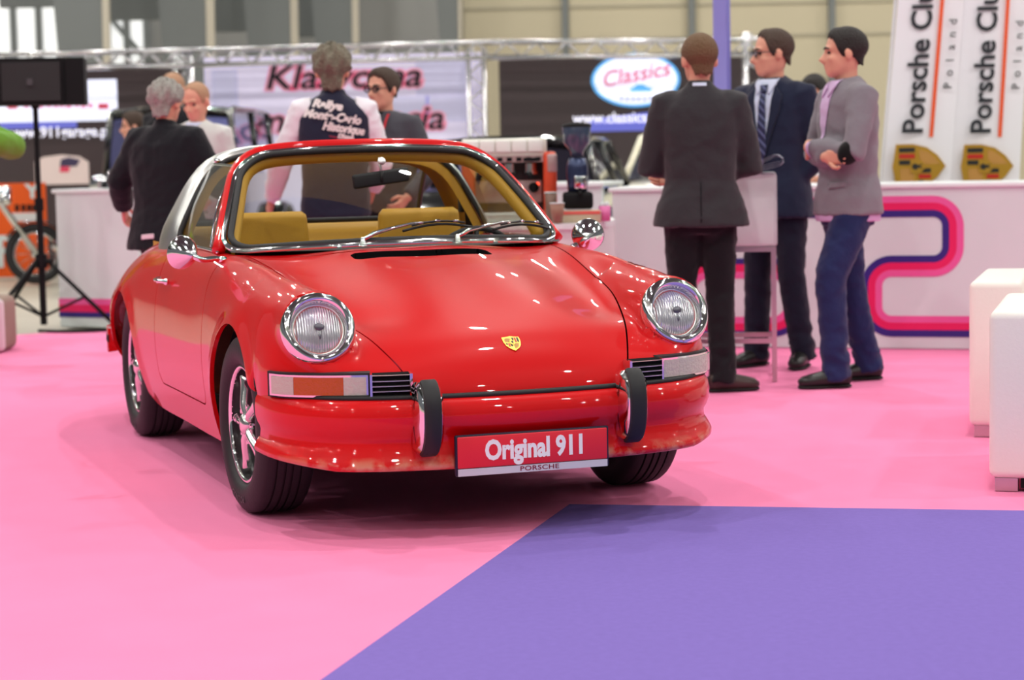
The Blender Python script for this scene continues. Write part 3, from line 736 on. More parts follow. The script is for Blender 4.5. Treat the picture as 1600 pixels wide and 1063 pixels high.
sgn = 1 if (bar_path(.1)[20].z < bar_path(0)[20].z) else -1
mk('targa_bar', grid(band(0)), STEEL, car, sharp=60)
mk('bar_edge_seal', tube([Vector((bar_x(p.z)[0] + .004, p.y, p.z)) for p in bar_path(.012 * sgn)], (.011), 8), RUBBER, car)
mk('bar_padding', grid(band(.034 * sgn, -.0, sec=((.02, -.03), (.0, .004), (.08, .016), (.5, .018), (.92, .016), (1.0, .004), (.98, -.03)))), MUSTARD, car)
for s in (-1, 1):
    mk('roof_catch', join(cyl((-1.583, .497 * s, 1.228), (-1.560, .497 * s, 1.228), .013, 14), cyl((-1.56, .497 * s, 1.228), (-1.55, .497 * s, 1.228), .008, 10)), CHROME, car)
# rear window
rw = []
for b in np.linspace(0, 1, 9):
    row = []
    for a in np.linspace(-1, 1, 15):
        T = Vector((-1.77 - .02 * a * a, .50 * a, 1.272 - .055 * a ** 4)); B = Vector((-2.44 + .12 * a * a, .60 * a, .918 - .02 * a * a)); p = T.lerp(B, b); p.z += .035 * math.sin(PI * b); row.append(p)
    rw.append(row)
mk('rear_window', grid(rw), WINDOW, car)
mk('rear_window_rubber', tube([r[0] for r in rw] + rw[-1][1:-1] + [r[-1] for r in rw[::-1]], .012, 8), RUBBER, car)
# ---------------- cabin
tub = join(box(-2.2, -.25, -.66, .66, .20, .24), box(-.34, -.30, -.60, .60, .2, .80))
mk('cabin_floor', tub, DARK, car, smooth=False)
# dashboard
dash = [[(-.52 + dx - .12 * (abs(y) / .65) ** 2, y, z) for dx, z in ((.06, .885), (-.02, .893), (-.12, .890), (-.20, .872), (-.215, .84), (-.19, .74), (-.10, .64))] for y in np.linspace(-.66, .66, 17)]
mk('dashboard', grid(dash), mat('dash_black', (.02, .02, .02), rough=.6), car)
for s in (-1, 1):
    seat = empty('seat_tmp')
    bpy.data.objects.remove(seat)
    y = .335 * s
    def cush(w0, w1, pts, th):
        """upholstered pad: rows of rounded sections along pts"""
        P = []
        for k, (x, z, tx, tz) in enumerate(pts):
            f = k / (len(pts) - 1); w = w0 + (w1 - w0) * f; e = math.sin(PI * min(1, max(.04, min(f, 1 - f) * 7 + .04)) / 2); sec = []
            for a in np.linspace(0, 2 * PI, 24, endpoint=False):
                ca, sa = math.cos(a), math.sin(a); ca = math.copysign(abs(ca) ** .45, ca); sa = math.copysign(abs(sa) ** .6, sa)
                sec.append((x + tx * sa * th * e, y + ca * w * (.9 + .1 * e), z + tz * sa * th * e))
            P.append(sec)
        V, F = grid(P, cv=True); n = 24
        return V, F + [tuple(range(n))[::-1], tuple((len(P) - 1) * n + k for k in range(n))]
    back = [(-1.22 - .20 * t, .40 + .46 * t, .92, .39) for t in np.linspace(0, 1, 16)]
    so = mk('seat', cush(.24, .235, back, .062), MUSTARD, car, sharp=70)
    hr = [(-1.405 - .02 * t, .83 + .18 * t, .98, .15) for t in np.linspace(0, 1, 12)]
    mk('headrest', cush(.185, .175, hr, .05), MUSTARD, so, sharp=70)
    mk('seat_cushion', cush(.25, .24, [(-.70 - .56 * t, .40 - .03 * t, .05, 1) for t in np.linspace(0, 1, 14)], .07), MUSTARD, so, sharp=70)
    # door card
    dcp = [[(x, (.64 - .012 * (z < .8)) * s, z) for x in np.linspace(-1.56, -.62, 9)] for z in (.30, .5, .7, .80, .86, .885)]
    mk('door_card', grid(dcp), MUSTARD, car)
    # steering wheel on the left
    if s > 0:
        wq = Matrix.Translation((-.80, .365, .76)) @ Matrix.Rotation(math.radians(-72), 4, 'Y')
        rim_ = tube([(.19 * math.cos(a), .19 * math.sin(a), 0) for a in np.linspace(0, 2 * PI, 36, endpoint=False)], .012, 8, closed=True)
        mk('steering_wheel', xf(join(rim_, *[tube([(0, 0, -.01), (.19 * math.cos(a), .19 * math.sin(a), 0)], .011, 6) for a in (0, PI / 2, PI, 3 * PI / 2)], cyl((0, 0, -.2), (0, 0, .015), .03, 14)), wq), RUBBER, car)
# rear bench back and shelf
rb = [[(x - .02 * (y / .5) ** 2, y, z) for y in np.linspace(-.58, .58, 13)] for x, z in ((-1.62, .5), (-1.70, .70), (-1.77, .90), (-1.80, .935), (-1.86, .945), (-2.3, .93))]
mk('rear_bench', grid(rb), MUSTARD, car)
mk('rear_shelf_edge', tube([(-1.90, y, .955) for y in np.linspace(-.56, .56, 9)], .012, 8), RUBBER, car)
for s in (-1, 1):
    mk('quarter_trim', grid([[(x, (.645 - .03 * max(0, (-1.9 - x))) * s, z) for x in (-1.56, -1.8, -2.1, -2.4)] for z in (.4, .7, .87)]), MUSTARD, car)
    mk('seat_belt', join(tube(curve([(-1.63, .60 * s, 1.10), (-1.60, .615 * s, 1.02), (-1.62, .63 * s, .90), (-1.60, .63 * s, .6)], 14), [(.024, .003)] * 14, 6), rbox(-1.64, -1.60, .595 * s - .012, .595 * s + .012, .98, 1.10, .008)), RUBBER, car, sharp=50)
# ---------------- wheels
def tyre_profile():
    """half tyre section, y across the tread"""
    return [(.207, -.078), (.215, -.090), (.235, -.100), (.262, -.1015), (.288, -.095), (.304, -.084), (.310, -.074),
            (.3115, -.052), (.3115, -.047), (.304, -.046), (.304, -.040), (.3125, -.039), (.3128, -.017), (.305, -.016), (.305, -.009), (.313, -.008),
            (.313, .008), (.305, .009), (.305, .016), (.3128, .017), (.3125, .039), (.304, .040), (.304, .046), (.3115, .047), (.3115, .052),
            (.310, .074), (.304, .084), (.288, .095), (.262, .1015), (.235, .100), (.215, .090), (.207, .078)]
BLACKRIM = mat('rim_black', (.012, .012, .013), rough=.3)
PETAL = mat('polished_petal', (.80, .79, .77), rough=.16, metal=1.0)
def wheel(x, y, s, steer=0.0, first=None):
    """petal-spoke alloy wheel; local +y faces outwards on the car's left"""
    rim = lathe([(.190, .070), (.191, .076), (.196, .082), (.206, .084), (.2085, .078), (.206, .070), (.197, .06), (.194, -.07), (.206, -.08)], 56, 'Y')
    w = mk('wheel', rim, CHROME, car); w.location = (x, y, .311); w.rotation_euler = (0, .3, steer + (PI if s < 0 else 0))
    mk('tyre', lathe(tyre_profile(), 72, 'Y'), TYRE, w, sharp=35)
    mk('wheel_dish', lathe([(.0001, .056), (.05, .056), (.075, .042), (.12, .028), (.160, .026), (.180, .036), (.187, .052), (.1905, .074)], 48, 'Y'), BLACKRIM, w)
    for k in range(5):
        a = 2 * PI * k / 5
        prof = [(.03, .013, .050), (.06, .0125, .055), (.09, .015, .052), (.12, .0185, .047), (.145, .0215, .044), (.160, .022, .044), (.168, .018, .044), (.172, .010, .044)]
        P = []
        for r, hw, hh in prof:
            hh += .026
            P.append([(-hw, hh - .022, r), (-hw * .96, hh - .004, r), (-hw * .5, hh + .003, r), (0, hh + .005, r), (hw * .5, hh + .003, r), (hw * .96, hh - .004, r), (hw, hh - .022, r)])
        V, F = grid(P); n = 7
        F = F + [tuple(range(7)), tuple((len(P) - 1) * 7 + j for j in range(7))[::-1]]
        mk('spoke', rot((V, F), a, 'Y'), PETAL, w, sharp=50)
        b = a + PI / 5
        mk('lug_nut', mv(lathe([(.0001, .076), (.008, .076), (.0105, .070), (.011, .03)], 8, 'Y'), .065 * math.sin(b), 0, .065 * math.cos(b)), CHROME, w, sharp=40)
    mk('hub_cap', lathe([(.0001, .094), (.02, .092), (.032, .087), (.037, .079), (.038, .06)], 32, 'Y'), PETAL, w)
    # raised maker lettering on the sidewall
    L = []
    for word, a0 in (('DUNLOP', PI * .90),):
        for i, ch in enumerate(word):
            if ch == ' ': continue
            an = a0 + (i - len(word) / 2) * .105
            g = upright(text_shape(ch, .032, .0008, .0004, 1.2), (0, 1))
            L.append(rot(mv(g, 0, .1022, .262), -an if False else an, 'Y'))
    mk('sidewall_lettering', join(*L), mat('tyre_letter', (.05, .05, .053), rough=.45), w, smooth=False)
    return w
wheel(0, -.684, -1, .035); wheel(0, .684, 1, .035); wheel(-2.268, -.668, -1); wheel(-2.268, .668, 1)
# wheel housings and underside
for cx, cz, R in ARCH:
    for s in (-1, 1):
        P = [[(cx + (R + .004) * math.cos(a), yy * s, cz + (R + .004) * math.sin(a)) for a in np.linspace(.0, PI, 25)] for yy in (.745, .60, .50)]
        V, F = grid(P); V.append((cx, .50 * s, cz)); c = len(V) - 1
        F = F + [(2 * 25 + k, 2 * 25 + k + 1, c) for k in range(24)]
        mk('wheel_housing', (V, F), DARK, car)
mk('underbody', join(rbox(-1.86, -.42, -.72, .72, .185, .22, .01), rbox(-.42, .60, -.44, .44, .265, .33, .02), rbox(-3.0, -1.86, -.46, .46, .20, .34, .02)), DARK, car, smooth=False)
mk('axle', join(cyl((0, -.6, .29), (0, .6, .29), .03), cyl((-2.268, -.6, .29), (-2.268, .6, .29), .035)), DARK, car)
# rear bumper wrapping the tail
rbc = curve([(-2.84, -.752, 0), (-2.95, -.742, 0), (-3.12, -.68, 0), (-3.26, -.4, 0), (-3.29, 0, 0), (-3.26, .4, 0), (-3.12, .68, 0), (-2.95, .742, 0), (-2.84, .752, 0)], 41)
mk('rear_bumper', sweep(rbc, [(-.03, .33), (.012, .335), (.022, .36), (.024, .40), (.012, .435), (-.03, .445)][::1], up=(0, 0, 1)), RED, car, sharp=50)
mk('rear_bumper_strip', sweep(rbc, [(-.024, .375), (-.032, .38), (-.032, .41), (-.024, .415)], up=(0, 0, 1)), RUBBER, car, sharp=50)
# ================================================================ people
from mathutils.bvhtree import BVHTree
SKIN = mat('skin', s2l(222, 160, 136), rough=.5, noise=(30, .06))
SHOE = mat('black_leather', (.014, .013, .013), rough=.35)
def cloth(name, c, rough=.85, folds=.5): return mat(name, c, rough=rough, spec=.2, sheen=.15, bump=(9, folds), noise=(300, .06))
def ell(c, rx, ry, rz, a=0.0, n=20, m=14): return mv(rot(ball((0, 0, 0), rx, ry, rz, n, m), a, 'X'), *c)
def rings(R, n=28, p=2.4):
    """closed loft of superellipse sections (z, cx, cy, rx, ry)"""
    P = []
    for z, cx, cy, rx, ry in R:
        P.append([(cx + rx * math.copysign(abs(math.cos(a)) ** (2 / p), math.cos(a)), cy + ry * math.copysign(abs(math.sin(a)) ** (2 / p), math.sin(a)), z) for a in np.linspace(0, 2 * PI, n, endpoint=False)])
    V, F = grid(P, cv=True)
    return V, F + [tuple(range(n))[::-1], tuple((len(P) - 1) * n + k for k in range(n))]
def head_skin():
    """face towards -y, origin at the head's middle (eye height)"""
    s = [ell((0, .012, .035), .077, .096, .085), ell((0, -.012, -.035), .064, .080, .080), ell((0, -.052, -.085), .036, .036, .030),
         ell((0, -.030, -.070), .054, .055, .042), ell((0, -.074, .022), .052, .020, .014), tube([(0, -.078, .012), (0, -.096, -.012), (0, -.109, -.030), (0, -.095, -.042)], [.009, .011, .015, .010], 10),
         ell((.012, -.092, -.036), .009, .010, .008), ell((-.012, -.092, -.036), .009, .010, .008),
         ell((0, -.084, -.060), .024, .012, .007), ell((0, -.081, -.071), .021, .012, .007), ell((.036, -.062, -.025), .022, .020, .018), ell((-.036, -.062, -.025), .022, .020, .018)]
    for e in (-1, 1):
        s.append(rot(ell((0, 0, 0), .010, .020, .032, .15), 0.25 * e, 'Z') and mv(rot(ell((0, 0, 0), .010, .019, .031, .15), .3 * e, 'Z'), .080 * e, .012, -.008))
    return join(*s)
def hand_shape(curl=.5, s=1):
    """hand along -z from the wrist, palm facing -y; s mirrors the thumb"""
    palm = [rbox(-.040, .040, -.014, .014, -.095, .0, .012, 2), ell((0, 0, -.005), .030, .018, .03)]
    fg = []
    for i, (x, L) in enumerate(((-.031, .062), (-.010, .074), (.011, .070), (.031, .054))):
        pts = [(x * s, 0, -.085)]; a = .1
        for k in range(3):
            a += curl * .75; q = pts[-1]; l = L * (.42, .33, .27)[k]; pts.append((q[0], q[1] - math.sin(a) * l, q[2] - math.cos(a) * l))
        fg.append(tube(pts, [.0092, .009, .0083, .0065], 8))
    th = tube([(-.030 * s, -.004, -.025), (-.052 * s, -.014, -.052), (-.056 * s, -.026, -.078), (-.050 * s, -.036, -.098)], [.013, .0115, .010, .007], 8)
    return join(*palm), join(*fg, th)
def aim(p, d, up):
    """matrix whose -z runs along d and -y along up as far as possible"""
    z = -Vector(d).normalized(); y = -Vector(up); y = (y - z * y.dot(z)).normalized(); x = y.cross(z)
    M = Matrix((x, y, z)).transposed().to_4x4(); M.translation = Vector(p); return M
def hair_cap(thick=.010, low=-.07, bushy=0.0, seed=1, recede=0.0, quiff=.008):
    """hair as a shell over the skull: hairline in front, sideburns before the ears, down to the nape behind"""
    rng = random.Random(seed); P = []; nphi = 72; nr = 22
    ph = [rng.uniform(0, 6.28) for _ in range(8)]
    # hairline height by angle from the face (degrees): forehead, temple, sideburn, over the ear, nape
    ka = [0, 28, 48, 60, 72, 82, 100, 118, 135, 180]; kz = [.078 + recede, .074 + recede, .052 + recede, .020, -.022, -.030, -.004, -.030, low * .9, low]
    for i in range(nr):
        t = i / (nr - 1); row = []
        for k in range(nphi):
            a = 2 * PI * k / nphi; d = math.degrees(a); d = d if d <= 180 else 360 - d
            zl = float(np.interp(d, ka, kz)) + .004 * math.sin(9 * a + ph[0]) + .003 * math.sin(23 * a + ph[1])
            z0 = .035; rz = .085; s0 = max(-1.25, (zl - z0) / rz)
            th = math.asin(max(-1, min(1, s0))) if s0 > -1 else -PI / 2
            lo_ = max(th, -1.05); el = lo_ + (PI / 2 - lo_) * t
            z = z0 + rz * math.sin(el)
            if zl < z0 - rz * .86 and t < .35: z = zl + (z0 + rz * math.sin(lo_ + (PI / 2 - lo_) * .35) - zl) * t / .35
            ce = math.sqrt(max(0, 1 - max(-.62, min(1, (z - z0) / rz)) ** 2)) if z < z0 else math.cos(el)
            nz = bushy * (.5 * math.sin(6 * a + ph[2] + 8 * t) + .5 * math.sin(10 * a - 13 * t + ph[3])) + .30 * math.sin(29 * a + 11 * t + ph[4]) * .5
            front = max(0, math.cos(a)); T = thick * min(1, .35 + t * 4) + quiff * front ** 2 * math.sin(PI * min(1, t * 1.4)) + .012 * nz * min(1, t * 5) * (.35 + bushy)
            rx, ry = .077 + T, .096 + T
            row.append((rx * ce * math.sin(a), .012 - ry * ce * math.cos(a), z + T * max(0, math.sin(el))))
        P.append(row)
    V, F = grid(P, cv=True); n = nphi
    lo = [(v[0] * .86, .012 + (v[1] - .012) * .86, v[2] + .006) for v in V[:n]]; b = len(V); V = V + lo
    F = F + [(k, (k + 1) % n, b + (k + 1) % n, b + k)[::-1] for k in range(n)] + [tuple((nr - 1) * n + k for k in range(n))]
    return V, F
def person(name, label, loc, rz, h=1.78, pose=None, head=(0, 0), top=None, legs=None, hair=None, extras=None, torso_w=1.0, belly=0.0, lean=0.0, skin=None, voxel=.0085, shoes=SHOE, group=None):
    """pose holds the joints in metres for a 1.78 m person who faces -y; top / legs are clothes"""
    P = dict(shL=(.168, 0, 1.452), shR=(-.168, 0, 1.452), elL=(.235, .03, 1.15), elR=(-.235, .03, 1.15), wrL=(.25, -.06, .90), wrR=(-.25, -.06, .90),
             hipL=(.09, 0, .93), hipR=(-.09, 0, .93), knL=(.10, -.015, .50), knR=(-.10, -.015, .50), anL=(.11, .02, .085), anR=(-.11, .02, .085), toeL=None, toeR=None,
             hdL=None, hdR=None, curl=.5, upL=None, upR=None)
    P.update(pose or {}); skin = skin or SKIN
    e = empty(name, loc, rz); k = h / 1.78; e.scale = (k, k, k)
    tag(e, label, 'person', group)
    HC = Vector((0, -.015 - lean, 1.665))
    HM = Matrix.Translation(HC) @ Matrix.Scale(1.06, 4) @ Matrix.Rotation(head[0], 4, 'Z') @ Matrix.Rotation(head[1], 4, 'X')
    sk = lambda z: -lean * max(0, (z - .95) / .7) ** 1.3
    V3 = lambda n: Vector(P[n]) + Vector((0, sk(P[n][2]), 0))
    w = torso_w
    # body: trunk, neck, head, arms, legs and palms as one skin
    tr = rings([(.86, 0, .0, .13, .095), (.95, 0, .0, .15, .11), (1.08, 0, -.0 + sk(1.08), .135 * w, .10 + belly * .5), (1.25, 0, sk(1.25), .15 * w, .11), (1.40, 0, sk(1.40), .165 * w, .105), (1.47, 0, sk(1.47), .13 * w, .075), (1.51, 0, sk(1.51), .06, .055)])
    parts = [tr, tube([(0, .005 + sk(1.44), 1.44), (0, .0 + sk(1.55), 1.53), HC + Vector((0, .015, -.06))], [.058, .054, .052], 14), xf(head_skin(), HM)]
    fing = []
    for s, q in ((1, 'L'), (-1, 'R')):
        sh, el, wr = V3('sh' + q), V3('el' + q), V3('wr' + q)
        parts.append(tube([sh, sh.lerp(el, .5), el, el.lerp(wr, .4), wr], [.05, .044, .038, .038, .027], 12))
        d = Vector(P['hd' + q]) if P['hd' + q] else (wr - el).normalized(); up = P['up' + q] or (-s * 1.0, -.25, 0)
        pm, fg = hand_shape(P['curl'], -s); M = aim(wr, d, up); parts.append(xf(pm, M)); fing.append(xf(fg, M))
        hp, kn, an = Vector(P['hip' + q]), Vector(P['kn' + q]), Vector(P['an' + q])
        parts.append(tube([hp + Vector((0, 0, .04)), hp.lerp(kn, .5), kn, kn.lerp(an, .35), an], [.08, .07, .052, .050, .036], 12))
    bs = fuse(join(*parts), voxel, 3)
    mk('body', join(bs, *fing), skin, e)
    # eyes and brows
    for s in (-1, 1):
        mk('eye', xf(ball((.031 * s, -.0735, .004), .0125, .009, .008, 10, 6), HM), mat('eye_dark', (.03, .02, .02), rough=.2), e)
        if hair: mk('eyebrow', xf(tube([(.014 * s, -.093, .023), (.032 * s, -.090, .028), (.050 * s, -.076, .022)], [.004, .005, .003], 6), HM), hair[0], e)
    if hair: mk('hair', xf(hair_cap(**hair[1]), HM), hair[0], e)
    # trousers
    if legs:
        L = []
        lw = legs.get('w', 1.0)
        L.append(rings([(.80, 0, 0, .15 * w, .115), (.88, 0, 0, .175 * w, .135), (.97, 0, 0, .165 * w, .13), (1.04, 0, 0, .155 * w, .122)]))
        for s, q in ((1, 'L'), (-1, 'R')):
            hp, kn, an = Vector(P['hip' + q]), Vector(P['kn' + q]), Vector(P['an' + q])
            L.append(tube([hp + Vector((0, 0, .0)), hp.lerp(kn, .4), kn + Vector((0, 0, .06)), kn, kn.lerp(an, .5), an + Vector((0, 0, .03)), an + Vector((0, .008, -.045))], [.098 * lw, .092 * lw, .076 * lw, .074 * lw, .070 * lw, .067 * lw, .072 * lw], 16))
        mk('trousers', wrinkle(fuse(join(*L), .013, 4), .0055, 8, 13, loc[0], .28), legs['m'], e)
        for s, q in ((1, 'L'), (-1, 'R')):
            an = Vector(P['an' + q]); t = P['toe' + q] or (.25 * s, -1, 0); t = Vector((t[0], t[1], 0)).normalized()
            pts = [an + t * a for a in (-.075, -.05, .0, .06, .12, .165, .19)]
            zz = [.045, .050, .055, .045, .038, .032, .028]; rw = [.026, .036, .040, .043, .046, .040, .018]; rh = [.035, .046, .055, .043, .036, .029, .016]
            sh = tube([Vector((p.x, p.y, z)) for p, z in zip(pts, zz)], list(zip(rw, rh)), 16, up=(0, 0, 1))
            sh = [(v[0], v[1], max(v[2], .004)) for v in sh[0]], sh[1]
            so = mk('shoe', sh, shoes, e)
            mk('sole', (tube([Vector((p.x, p.y, .008)) for p in pts], [(a * 1.03, .008) for a in rw], 14, up=(0, 0, 1))), mat('sole_black', (.01, .01, .01), rough=.7), so)
    # upper clothes
    if top:
        hem = top.get('hem', .92); fl = top.get('flare', 0); nk = top.get('neck', .062); R = []
        for z, rx, ry in ((hem, .175 + fl, .138 + fl * .7), (hem + .10, .174 + fl * .6, .138 + fl * .4), (1.06, .163, .130), (1.18, .166, .133), (1.32, .182, .136), (1.42, .182, .125), (1.465, .160, .108), (1.505, .115, .090), (1.535, nk + .014, nk + .010)):
            R.append((z, 0, .004 + sk(z), rx * w, ry + belly * math.exp(-((z - 1.06) / .14) ** 2)))
        J = [rings(R, 32, 2.5)]
        sl = top.get('sleeve', True)
        if top.get('collar'): J.append(tube([(0, .006 + sk(1.48), 1.51), (0, .0 + sk(1.53), 1.515 + top['collar'])], [nk + .012, nk + .004], 16))
        slv = []
        for s, q in ((1, 'L'), (-1, 'R')):
            sh, el, wr = V3('sh' + q), V3('el' + q), V3('wr' + q); t = top.get('sr', 1.0)
            inn = sh + Vector((-s * .05, 0, .0)); end = el.lerp(wr, .93)
            slv.append(tube([inn, sh, sh.lerp(el, .45), el, el.lerp(wr, .45), end], [.072 * t, .080 * t, .071 * t, .064 * t, .058 * t, .046 * t], 16))
        if sl == True: J += slv
        shape = wrinkle(fuse(join(*J), .0125, 5), .0055, 6.5, 8, loc[0]); jm = mk(top['name'], shape, top['m'], e)
        if sl == 'shirt': [mk('shirt_sleeve', wrinkle(fuse(q_, .0125, 3), .006, 9, 12), top['m2'], e) for q_ in slv]
        bvh = BVHTree.FromPolygons([Vector(v) for v in shape[0]], [list(f) for f in shape[1]])
    else: jm = bvh = None
    if extras: extras(e, jm, bvh, HM, P, sk)
    return e
def wrinkle(sh, amp=.006, sx=9.0, sz=14.0, seed=0.0, low=None):
    """soft cloth folds pressed into a garment; stronger below 'low'"""
    from mathutils import noise
    V, F = sh; N = np.zeros((len(V), 3)); A = np.array(V)
    for f in F:
        n = np.cross(A[f[1]] - A[f[0]], A[f[2]] - A[f[0]]); 
        for i in f: N[i] += n
    N /= np.linalg.norm(N, axis=1)[:, None] + 1e-12; out = []
    for v, n in zip(A, N):
        a = amp * (1.0 if low is None else 1 + 1.2 * max(0, min(1, (low - v[2]) / .15)))
        q = noise.noise(Vector((v[0] * sx + seed, v[1] * sx, v[2] * sz + .8 * v[0] * sx))) + .5 * noise.noise(Vector((v[0] * sx * 2.3, v[1] * sx * 2.3 + seed, v[2] * sz * 2)))
        q = (1 - 2 * abs(q)) - .5
        out.append(tuple(v + n * (a * q)))
    return out, F
def drape(bvh, sh, side, off=.004, depth=None):
    """lay a flat drawing (x, z in the drawing plane) on the clothes, from the front (side=-1) or the back (+1)"""
    out = []; last = 0
    for x, y, z in sh[0]:
        hit = bvh.ray_cast(Vector((x, side * 1.0, y)), Vector((0, -side, 0)))[0]
        yy = hit.y if hit else last; last = yy; out.append((x, yy + side * (off + z), y))
    return out, sh[1]
def sub(poly, n=1):
    """refine a polygon fan so that it can follow the body"""
    bm = bmesh.new(); vs_ = [bm.verts.new((x, y, 0)) for x, y in poly]; bm.faces.new(vs_); bmesh.ops.triangulate(bm, faces=list(bm.faces))
    for _ in range(n): bmesh.ops.subdivide_edges(bm, edges=list(bm.edges), cuts=1, use_grid_fill=True)
    return bm_shape(bm)
def thick(sh, d):
    V, F = sh; n = len(V); V2 = list(V) + [(x, y, z + d) for x, y, z in V]
    e = {}
    for f in F:
        for a in range(len(f)):
            q = (f[a], f[(a + 1) % len(f)]); e[q] = 1
    side = [(a, b, b + n, a + n) for (a, b) in e if (b, a) not in e]
    return V2, [f[::-1] for f in F] + [tuple(i + n for i in f) for f in F] + side
def put(parent, name, bvh, poly, side, m, off=.004, d=.003, n=3):
    return mk(name, drape(bvh, thick(sub(poly, n), d), side, off), m, parent)
def glasses(e, HM, m=None):
    m = m or mat('spectacle_frame', (.015, .015, .018), rough=.3)
    s = []
    for a in (-1, 1):
        s.append(tube([(.033 * a + .024 * math.cos(t), -.099 + .004 * abs(math.cos(t)), .004 + .016 * math.sin(t)) for t in np.linspace(0, 2 * PI, 18, endpoint=False)], .0028, 6, closed=True))
        s.append(tube([(.056 * a, -.094, .008), (.076 * a, -.06, .008), (.083 * a, .0, .004), (.082 * a, .02, -.008)], .003, 6))
    s.append(tube([(-.010, -.101, .008), (.010, -.101, .008)], .003, 6))
    g = mk('glasses', xf(join(*s), HM), m, e)
    for a in (-1, 1): mk('spectacle_lens', xf(mv(rot(lathe([(.0001, .001), (.022, 0)], 18), PI / 2, 'X'), .033 * a, -.097, .004), HM), thin_glass('spectacle_glass', (.55, .57, .6), 1.5), g)
    return g
# ================================================================ stage, stands and furniture
WHITE = mat('white_panel', s2l(216, 226, 226), rough=.45); SOFAW = mat('white_leather', s2l(240, 236, 228), rough=.4, bump=(60, .06))
METAL = mat('satin_metal', (.60, .55, .54), rough=.3, metal=1.0); BLK = mat('matte_black', (.004, .004, .005), rough=.6, spec=.25); GLOSSBLK = mat('gloss_black', (.008, .008, .01), rough=.12, coat=1)
MAG = mat('stripe_pink', s2l(232, 92, 160), rough=.5); CRI = mat('stripe_crimson', s2l(228, 24, 96), rough=.5); NAV = mat('stripe_navy', s2l(50, 32, 124), rough=.5)
# ---- counter with the big rounded stripe graphic
A = on_floor(960, 541); B = on_floor(1510, 546); dv_ = (B - A).normalized(); ang = math.atan2(dv_.y, dv_.x); CH = 1.005
ctr = empty('exhibition_counter', A, ang); tag(ctr, 'long white counter with rounded pink and navy stripes behind the suited men', 'counter')
mk('front_panel', rbox(0, 5.2, 0, .05, 0, CH - .03, .004, 1), WHITE, ctr, smooth=False)
mk('counter_top', rbox(-.02, 5.22, -.02, .62, CH - .03, CH, .008, 2), mat('counter_white', s2l(232, 240, 240), rough=.3), ctr, smooth=False)
mk('side_panel', rbox(-.003, .05, .05, .6, 0, CH - .03, .004, 1), WHITE, ctr, smooth=False)
def cpt(px, py):
    """pixel on the counter front -> (along, height)"""
    r = ray(px, py); n = Vector((-dv_.y, dv_.x, 0)); t = (A - Vector((0, 0, CAMH))).dot(n) / r.dot(n); p = r * t + Vector((0, 0, CAMH)); return (p - A).dot(dv_), p.z
def arc(cx, cz, r, a0, a1, n=10): return [(cx + r * math.cos(math.radians(a)), cz + r * math.sin(math.radians(a))) for a in np.linspace(a0, a1, n)]
def ribbon(name, path, o0, o1, m, parent, y=-.004):
    """flat printed band following path between two offsets to its left"""
    P = []
    for i, p in enumerate(path):
        a = path[max(i - 1, 0)]; b = path[min(i + 1, len(path) - 1)]; tx, tz = b[0] - a[0], b[1] - a[1]; l = math.hypot(tx, tz) or 1; nx, nz = -tz / l, tx / l
        P.append([(p[0] + nx * o, yy, p[1] + nz * o) for o, yy in ((o0, y), (o1, y), (o1, .0), (o0, .0))])
    V, F = grid(P, cv=True); n = len(P)
    return mk(name, (V, F + [(0, 1, 2, 3), tuple((n - 1) * 4 + k for k in (3, 2, 1, 0))]), m, parent, smooth=False)
# the S-shaped band: its middle line runs right, turns back left, then right again
xr, zt = cpt(1489, 322); _, zm = cpt(1400, 416); _, zb = cpt(1400, 510); xl, _ = cpt(1362, 460); xs, _ = cpt(1228, 322); xe = 4.6
r1 = (zt - zm) / 2; r2 = (zm - zb) / 2
q1, q2 = r1 * .66, r2 * .66
path = [(xs, zt), (xr - q1, zt)] + arc(xr - q1, zt - q1, q1, 90, 0)[1:] + arc(xr - q1, zm + q1, q1, 0, -90) + [(xl + q2, zm)] + arc(xl + q2, zm - q2, q2, 90, 180)[1:] + arc(xl + q2, zb + q2, q2, 180, 270) + [(xe, zb)]
sq = lambda p: p
hw = abs(cpt(1400, 305)[1] - cpt(1400, 338)[1]) / 2
for nm, a, b, m in (('pink_stripe', .36, 1.0, MAG), ('crimson_stripe', -.34, .36, CRI), ('navy_stripe', -1.0, -.34, NAV)): ribbon(nm, path, hw * a, hw * b, m, ctr)
# the rounded ring beside it, half hidden by the men
x0, z1 = cpt(1130, 404); x1, z0 = cpt(1258, 527); rr = (z1 - z0) * .42
ringp = [((x0 + x1) / 2, z1)] + arc(x1 - rr, z1 - rr, rr, 90, 0)[0:] + arc(x1 - rr, z0 + rr, rr, 0, -90) + arc(x0 - .3 + rr, z0 + rr, rr, 270, 180) + arc(x0 - .3 + rr, z1 - rr, rr, 180, 90) + [((x0 + x1) / 2, z1)]
for nm, a, b, m in (('navy_stripe', -.58 * hw, 0, NAV), ('crimson_stripe', -1.3 * hw, -.58 * hw, CRI), ('pink_stripe', -1.95 * hw, -1.3 * hw, MAG)): ribbon(nm, ringp, a, b, m, ctr)
